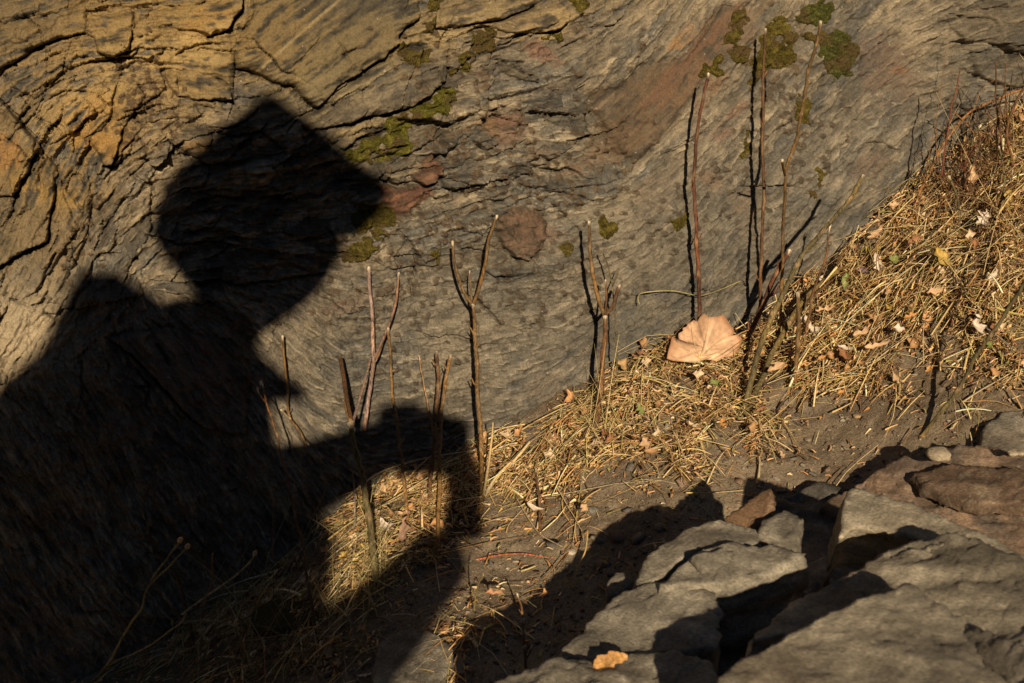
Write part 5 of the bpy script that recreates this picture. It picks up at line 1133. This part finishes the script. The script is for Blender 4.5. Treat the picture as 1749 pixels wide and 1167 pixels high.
for k in range(len(LP)):
    lb = next(l for l, f in REG if f(LX[k], LY[k]))
    vi = rs.randint(0, len(var)); cn = ['tan', 'dull brown', 'red brown', 'pale', 'yellow', 'dark brown', 'orange', 'light brown'][vi]; lb = lb.replace('small dry', 'small ' + cn)
    o = bpy.data.objects.new('small_leaf', var[vi]); COL.objects.link(o); o.location = Vector(LP[k] + np.array([0, 0, .012 + .022 * rs.rand()]))
    o.rotation_euler = (Matrix.Rotation(rs.uniform(-.2, 1.2), 3, 'X') @ Matrix.Rotation(rs.uniform(-.6, .6), 3, 'Y') @ Matrix.Rotation(rs.uniform(0, 6.28), 3, 'Z')).to_euler(); s = rs.uniform(.6, 1.5); o.scale = (s, s, s)
    tag(o, lb, 'small leaf', lb.replace(' leaf ', ' leaves '))
# the big lobed leaf leaning on the rock
def big_leaf():
    out = [(1139,613),(1143,600),(1146,588),(1148,577),(1156,578),(1158,570),(1166,566),(1167,559),(1174,560),(1176,552),(1184,548),(1190,549),(1194,541),(1203,537),(1212,540),(1220,543),(1226,540),(1233,537),(1240,546),(1247,554),(1254,562),(1255,568),(1251,574),(1258,572),(1265,576),(1267,584),(1264,592),(1262,600),(1258,606),(1246,609),(1236,612),(1222,615),(1206,616),(1190,618),(1170,618),(1150,618)]
    mid = (1206, 596); rings = 7; out = [(x + 1.6 * math.sin(i * 5.3), y + 1.8 * math.sin(i * 3.7)) for i, (x, y) in enumerate(out)]; n = len(out); dep = (gpt(1200, 618, .02)[0] - CAM) @ AX_F - .01
    dw = lambda x, y: (wpt(x, y, .010)[0] - CAM) @ AX_F
    V = []; C_ = []
    def P3(x, y):
        t = np.clip((616 - y) / 80, 0, 1); d = dep * (1 - t) + min(dep + .02, dw(x, y)) * t
        ang = math.atan2(mid[1] - y, x - mid[0]); rr = math.hypot(x - mid[0], y - mid[1])
        d += .0014 * math.sin(ang * 7) * min(1, rr / 50) + .003 * math.sin(x * .11 + y * .05) - .008 * math.exp(-((x - 1170 - (616 - y) * .6) / 25) ** 2) + .006 * math.sin(x * .06)
        return CAM + ray(x, y) * d
    V.append(P3(*mid)); C_.append((.62, .42, .26))
    for k in range(1, rings + 1):
        f = k / rings
        for i, (x, y) in enumerate(out):
            q = (mid[0] + (x - mid[0]) * f, mid[1] + (y - mid[1]) * f); V.append(P3(*q))
            b = np.array([.56, .345, .21]) * (1 + .14 * math.sin(x * .9) + .12 * math.sin(x * .23 + y * .31) + .09 * math.sin(i * 2.3) + .05 * random.uniform(-1, 1))
            e = max(0, (f - .8) / .2) * (1 if x > 1225 or x < 1150 else .35); b = b + (np.array([.38, .17, .08]) - b) * e * .8; C_.append(b)
    F = []
    for i in range(n): j = (i + 1) % n; F.append((0, 1 + i, 1 + j))
    for k in range(rings - 1):
        for i in range(n):
            j = (i + 1) % n; a = 1 + k * n; F.append((a + i, a + n + i, a + n + j, a + j))
    V = np.array(V); off = np.array([0, -1, .2]) * .0005; m = len(V); F2 = [tuple(m + q for q in reversed(f)) for f in F]
    E = [(1 + (rings - 1) * n + i, 1 + (rings - 1) * n + (i + 1) % n) for i in range(n)]; S = [(b, a, m + a, m + b) for a, b in E]
    loc = P3(1200, 616); t = thing('big_leaf', 'large scalloped tan leaf leaning on the rock, biggest leaf in view', 'fallen leaf', Vector(loc))
    me = bpy.data.meshes.new('leaf_blade'); me.from_pydata((np.vstack([V, V - off]) - loc).tolist(), [], F + F2 + S)
    bm = bmesh.new(); bm.from_mesh(me); bmesh.ops.recalc_face_normals(bm, faces=bm.faces[:]); bm.to_mesh(me); bm.free()
    me.polygons.foreach_set('use_smooth', np.ones(len(me.polygons), bool))
    at = me.color_attributes.new('col', 'FLOAT_COLOR', 'POINT'); cc = np.ones((2 * m, 4), np.float32); cc[:, :3] = np.vstack([C_, C_]); at.data.foreach_set('color', cc.ravel())
    me.materials.append(M_LEAF); o = bpy.data.objects.new('leaf_blade', me); link(o, t)
    for (a, b, c_) in [((1196,612),(1216,592),(1250,566)), ((1196,612),(1230,600),(1262,588)), ((1196,612),(1205,580),(1212,542)), ((1196,612),(1185,585),(1180,553)), ((1196,612),(1170,596),(1150,583))]:
        P = np.array([P3(*a), P3(*b), P3(*c_)]) + np.array([0, -.0012, .0002]); Pc, R = catmull(P, np.array([.0011, .0008, .0003]), 8); build_tube('vein', Pc, R, (.60, .42, .24), t, M_LEAF, 3, 5, origin=loc)
big_leaf()
print('leaves', time.time() - T0)
# ------------------------------------------------------------------ the photographer, crouching behind and left of the camera (seen only by the shadow)
SR = np.array([-SUN_D[1], SUN_D[0], 0]); SR = -SR / np.linalg.norm(SR)
if SR[0] < 0: SR = -SR
SU = np.cross(SR, SUN_D); SU = SU if SU[2] > 0 else -SU
def shadow_uv(px, py):
    """where the sun ray that ends at this photo pixel (on rock or ground) crosses the plane through the lens, in metres (right, up)"""
    w_ = wpt(px, py)[0]; g_ = gpt(px, py)[0]
    p = w_ if (w_ - CAM) @ AX_F < (g_ - CAM) @ AX_F else g_
    return float((p - CAM) @ SR), float((p - CAM) @ SU)
def SP(px, py, depth):
    """point whose shadow falls on that pixel, `depth` metres behind the lens towards the sun"""
    a, b = shadow_uv(px, py); q = CAM + SR * a + SU * b - SUN_D * depth
    return q
SCL = (wall_t(500, 450)[0]) / FPX
def skin_body(name, nodes, edges, root, mat, colf, parent, sub_=2):
    me = bpy.data.meshes.new(name); me.from_pydata([tuple(n[0]) for n in nodes], edges, []); o = bpy.data.objects.new(name, me); COL.objects.link(o)
    o.modifiers.new('s', 'SKIN'); o.data.skin_vertices  # layer exists once the modifier does
    for i, n in enumerate(nodes):
        v = o.data.skin_vertices[0].data[i]; r = n[1]; v.radius = (r, r) if not hasattr(r, '__len__') else r; v.use_root = (i == root)
    ss = o.modifiers.new('u', 'SUBSURF'); ss.levels = ss.render_levels = sub_
    ev = o.evaluated_get(bpy.context.evaluated_depsgraph_get()); m2 = bpy.data.meshes.new_from_object(ev)
    bpy.data.objects.remove(o); m2.name = name
    V = np.empty(len(m2.vertices) * 3, np.float32); m2.vertices.foreach_get('co', V); V = V.reshape(-1, 3)
    at = m2.color_attributes.new('col', 'FLOAT_COLOR', 'POINT'); cc = np.ones((len(V), 4), np.float32); cc[:, :3] = colf(V); at.data.foreach_set('color', cc.ravel())
    m2.materials.clear(); m2.materials.append(mat); m2.polygons.foreach_set('use_smooth', np.ones(len(m2.polygons), bool))
    q = bpy.data.objects.new(name, m2); link(q, parent); return q
M_CLOTH = mat_attr('clothing', .9, .4, 300, .001, .15, 200, .1)
M_BLACK = mat_attr('camera_black', .45, .2, 900, .0003, .05, 200, .4)
px_ = SCL
kn = SP(768, 928, .16); hp = SP(490, 1225, .36); sh = SP(600, 1200, .22) - kn; an = kn + np.array([-.275, -.04, -.31])
kn2 = SP(530, 905, .60); hp2 = SP(360, 1110, .52); an2 = np.array([kn2[0] - .16, kn2[1] - .10, an[2] + .01])
foot = an + np.array([.06, .05, -.05]); foot2 = an2 + np.array([.14, .05, -.05])
N_ = [(SP(340,1060,.44), .145), (SP(300,900,.42), .150), (SP(275,720,.40), (.135,.13)), (SP(262,622,.39), (.105,.10)), (SP(378,535,.37), .055), (SP(442,462,.35), .108), (SP(402,398,.34), .120), (SP(440,330,.34), .105),
 (SP(255,650,.24), .062), (SP(400,810,.19), .050), (SP(490,812,.14), .040), (SP(595,776,.09), .032), (SP(672,745,.06), .030),
 (SP(255,650,.55), .062), (SP(420,830,.50), .050), (SP(500,845,.36), .045), (SP(600,800,.22), .034), (SP(690,750,.10), .028),
 (hp, .085), ((hp + kn) / 2 + np.array([0,0,.0]), .046), (kn, .038), ((kn + an) / 2, .040), (an, .034), (foot, .034), (foot + np.array([.05,.05,-.01]), .026),
 (hp2, .10), ((hp2 + kn2) / 2, .07), (kn2, .082), ((kn2 + an2) / 2, .045), (an2, .036), (foot2, .036), (foot2 + np.array([.07,.03,-.01]), .026)]
E_ = [(0,1),(1,2),(2,3),(3,4),(4,5),(5,6),(6,7),(3,8),(8,9),(9,10),(10,11),(11,12),(3,13),(13,14),(14,15),(15,16),(16,17),(0,18),(18,19),(19,20),(20,21),(21,22),(22,23),(23,24),(0,25),(25,26),(26,27),(27,28),(28,29),(29,30),(30,31)]
person = thing('person', 'crouching photographer in a brimmed hat and jacket, seen only as a shadow on the rock', 'person', Vector((an + an2) / 2))
pl = np.array((an + an2) / 2)
N2 = [(n[0] - pl, n[1]) for n in N_]
headc = N2[6][0]; handc = N2[12][0]; handd = N2[17][0]; hz = N2[0][0][2] - .10
def bodycol(V):
    c = np.tile(np.array([.08, .09, .07]), (len(V), 1))
    c[V[:, 2] < hz] = (.06, .06, .075); c[V[:, 2] < .03] = (.05, .035, .025)
    for q, r in ((headc, .17), (handc, .06), (handd, .06)): c[np.linalg.norm(V - q, axis=1) < r] = (.45, .28, .20)
    return c
skin_body('body', N2, E_, 0, M_CLOTH, bodycol, person)
# hands round the camera: palm plus five fingers each
for hi, (hc, sg) in enumerate(((N2[12][0], 1), (N2[17][0], -1))):
    nodes = [(hc, .024)]; ed = []
    for f in range(5):
        a = (f - 2) * .014; L_ = [.055, .07, .075, .07, .055][f] if f else .05
        base = hc + SR * .018 + SU * a; m_ = base + SR * L_ * .5 - SUN_D * -.006 * sg; e_ = m_ + SR * L_ * .35 - SU * .012
        i0 = len(nodes); nodes += [(base, .0095), (m_, .0088), (e_, .0075)]; ed += [(0, i0), (i0, i0 + 1), (i0 + 1, i0 + 2)]
    skin_body('hand', nodes, ed, 0, M_CLOTH, lambda V: np.tile(np.array([.45, .28, .20]), (len(V), 1)), person, 1)
def lathe(name, base, axis, prof, mat, col, parent, sides=40, squ=1.0):
    ax_ = np.array(axis) / np.linalg.norm(axis); u = np.cross(ax_, SUN_D); u /= np.linalg.norm(u); v = np.cross(ax_, u); V = []; F = []
    for (h, r) in prof:
        for k in range(sides):
            a = 2 * math.pi * k / sides; r_ = r * (1 + .035 * math.sin(3 * a + h * 40) + .02 * math.sin(7 * a + h * 90)) if name == 'hat' else r; V.append(np.array(base) + ax_ * h + u * math.cos(a) * r_ + v * math.sin(a) * r * squ)
    n = len(prof)
    for i in range(n - 1):
        for k in range(sides): k2 = (k + 1) % sides; F.append((i * sides + k, i * sides + k2, (i + 1) * sides + k2, (i + 1) * sides + k))
    return obj_np(name, np.array(V), np.array(F), mat, np.tile(np.array(col, float), (len(V), 1)), parent)
ap = SP(457, 158, .34) - pl; bc = SP(472, 326, .34) - pl; axd = ap - bc; hh_ = np.linalg.norm(axd)
lathe('hat', bc, axd, [(-.058, .090), (-.044, .104), (-.024, .120), (-.004, .133), (.012, .131), (hh_ * .30, .103), (hh_ * .5, .074), (hh_ * .72, .045), (hh_ * .9, .019), (hh_, .004), (hh_ - .004, .0005), (hh_ * .3, .10), (.0, .125), (-.05, .10)], M_CLOTH, (.25, .22, .14), person)
s0 = SP(370, 620, .33) - pl; s1 = SP(440, 650, .30) - pl; s2 = SP(520, 674, .28) - pl
P, R = catmull([s0, s1, s2], [.05, .030, .008], 6); build_tube('shadow_spur', P, R, (.18, .05, .04), person, M_CLOTH, 5, 12)  # pointed piece added to cast the spike in the chest's shadow
# nose, eyes, ears: the head looks to the right
for (dx, du, r_, nm, cc_) in ((.112, -.02, .014, 'nose', (.45,.28,.2)), (.100, .012, .009, 'eye', (.05,.04,.03))):
    for sgn_ in ((0,) if nm == 'nose' else (-.03, .03)):
        o = blob(nm, None, (0, 0, 0), r_, cc_, M_CLOTH, 7, None, 1, 0, 2); o.parent = person; o.location = Vector(headc + SR * dx + SU * du + SUN_D * sgn_)
pack = thing('shadow_pack', 'unseen dark pack added behind the photographer to fill out the body shadow', 'shadow_pack', Vector(SP(90, 900, .42)))  # pack added to fill out the left side of the body's shadow
pk = np.array(SP(90, 900, .42))
P, R = catmull([SP(196,474,.40) - pk, SP(194,486,.40) - pk, SP(188,545,.40) - pk, SP(176,640,.40) - pk, SP(140,760,.42) - pk, SP(100,900,.42) - pk, SP(70,1040,.42) - pk, SP(60,1180,.44) - pk, SP(60,1230,.44) - pk], [.022, .042, .060, .082, .118, .15, .17, .16, .06], 5)
build_tube('shadow_pack_bag', P, R, (.05, .05, .06), pack, M_CLOTH, 3, 18, wob=.02)
P, R = catmull([SP(215,500,.30) - pk, SP(270,540,.26) - pk, SP(300,680,.25) - pk, SP(240,860,.27) - pk], [.012] * 4, 5); build_tube('strap', P, R, (.04, .04, .04), pack, M_CLOTH, 4, 8)
st_ = (foot + foot2) / 2; blob('boulder', 'flat boulder that the photographer crouches on, behind the camera', (st_[0], st_[1], (foot[2] - .03 + .16) / 2 - .05), .30, (.2, .17, .13), M_SLAB, 470, 'boulder', (foot[2] - .01 - .1) / .6, .5, 4)
# the camera he holds: its lens is where this picture is taken from
cmr = thing('camera', 'black camera with a short lens held low in both hands, seen only in the shadow', 'camera', Vector(SP(735, 762, .05)))
ck = np.array(SP(735, 762, .05))
def obox(name, c, hx, hu, hw, col, parent, bev=.008):
    bm = bmesh.new(); bmesh.ops.create_cube(bm, size=1)
    for v in bm.verts: q = c + SR * v.co.x * 2 * hx + SU * v.co.y * 2 * hu - SUN_D * v.co.z * 2 * hw; v.co = Vector(q)
    bmesh.ops.bevel(bm, geom=bm.edges[:], offset=bev, segments=3, affect='EDGES'); me = bpy.data.meshes.new(name); bm.to_mesh(me); bm.free()
    at = me.color_attributes.new('col', 'FLOAT_COLOR', 'POINT'); cc = np.ones((len(me.vertices), 4), np.float32); cc[:, :3] = col; at.data.foreach_set('color', cc.ravel())
    me.materials.append(M_BLACK); o = bpy.data.objects.new(name, me); link(o, parent); return o
obox('camera_body', np.zeros(3), .052, .036, .018, (.02, .02, .02), cmr); obox('viewfinder_hump', SP(685, 712, .055) - ck, .030, .018, .016, (.02, .02, .02), cmr, .006)
lathe('lens', SP(690, 752, .006) - ck, -SUN_D, [(.0, .022), (.0, .030), (.03, .031), (.035, .028), (.035, .0)], M_BLACK, (.02, .02, .02), cmr, 28)
pch = thing('shadow_pouch', 'unseen pouch shape added to cast the shadow bar between camera and knee', 'pouch', Vector(SP(792, 850, .08)))  # pouch shape added to fill the shadow between camera and knee
ph = np.array(SP(792, 850, .08)); P, R = catmull([SP(785,770,.07) - ph, SP(788,800,.08) - ph, SP(792,850,.09) - ph, SP(790,905,.11) - ph], [.014, .022, .0235, .026], 5)
build_tube('shadow_pouch_body', P, R, (.06, .06, .05), pch, M_CLOTH, 9, 14, wob=.02)
print('person', time.time() - T0, 'feet', an, an2, hp)
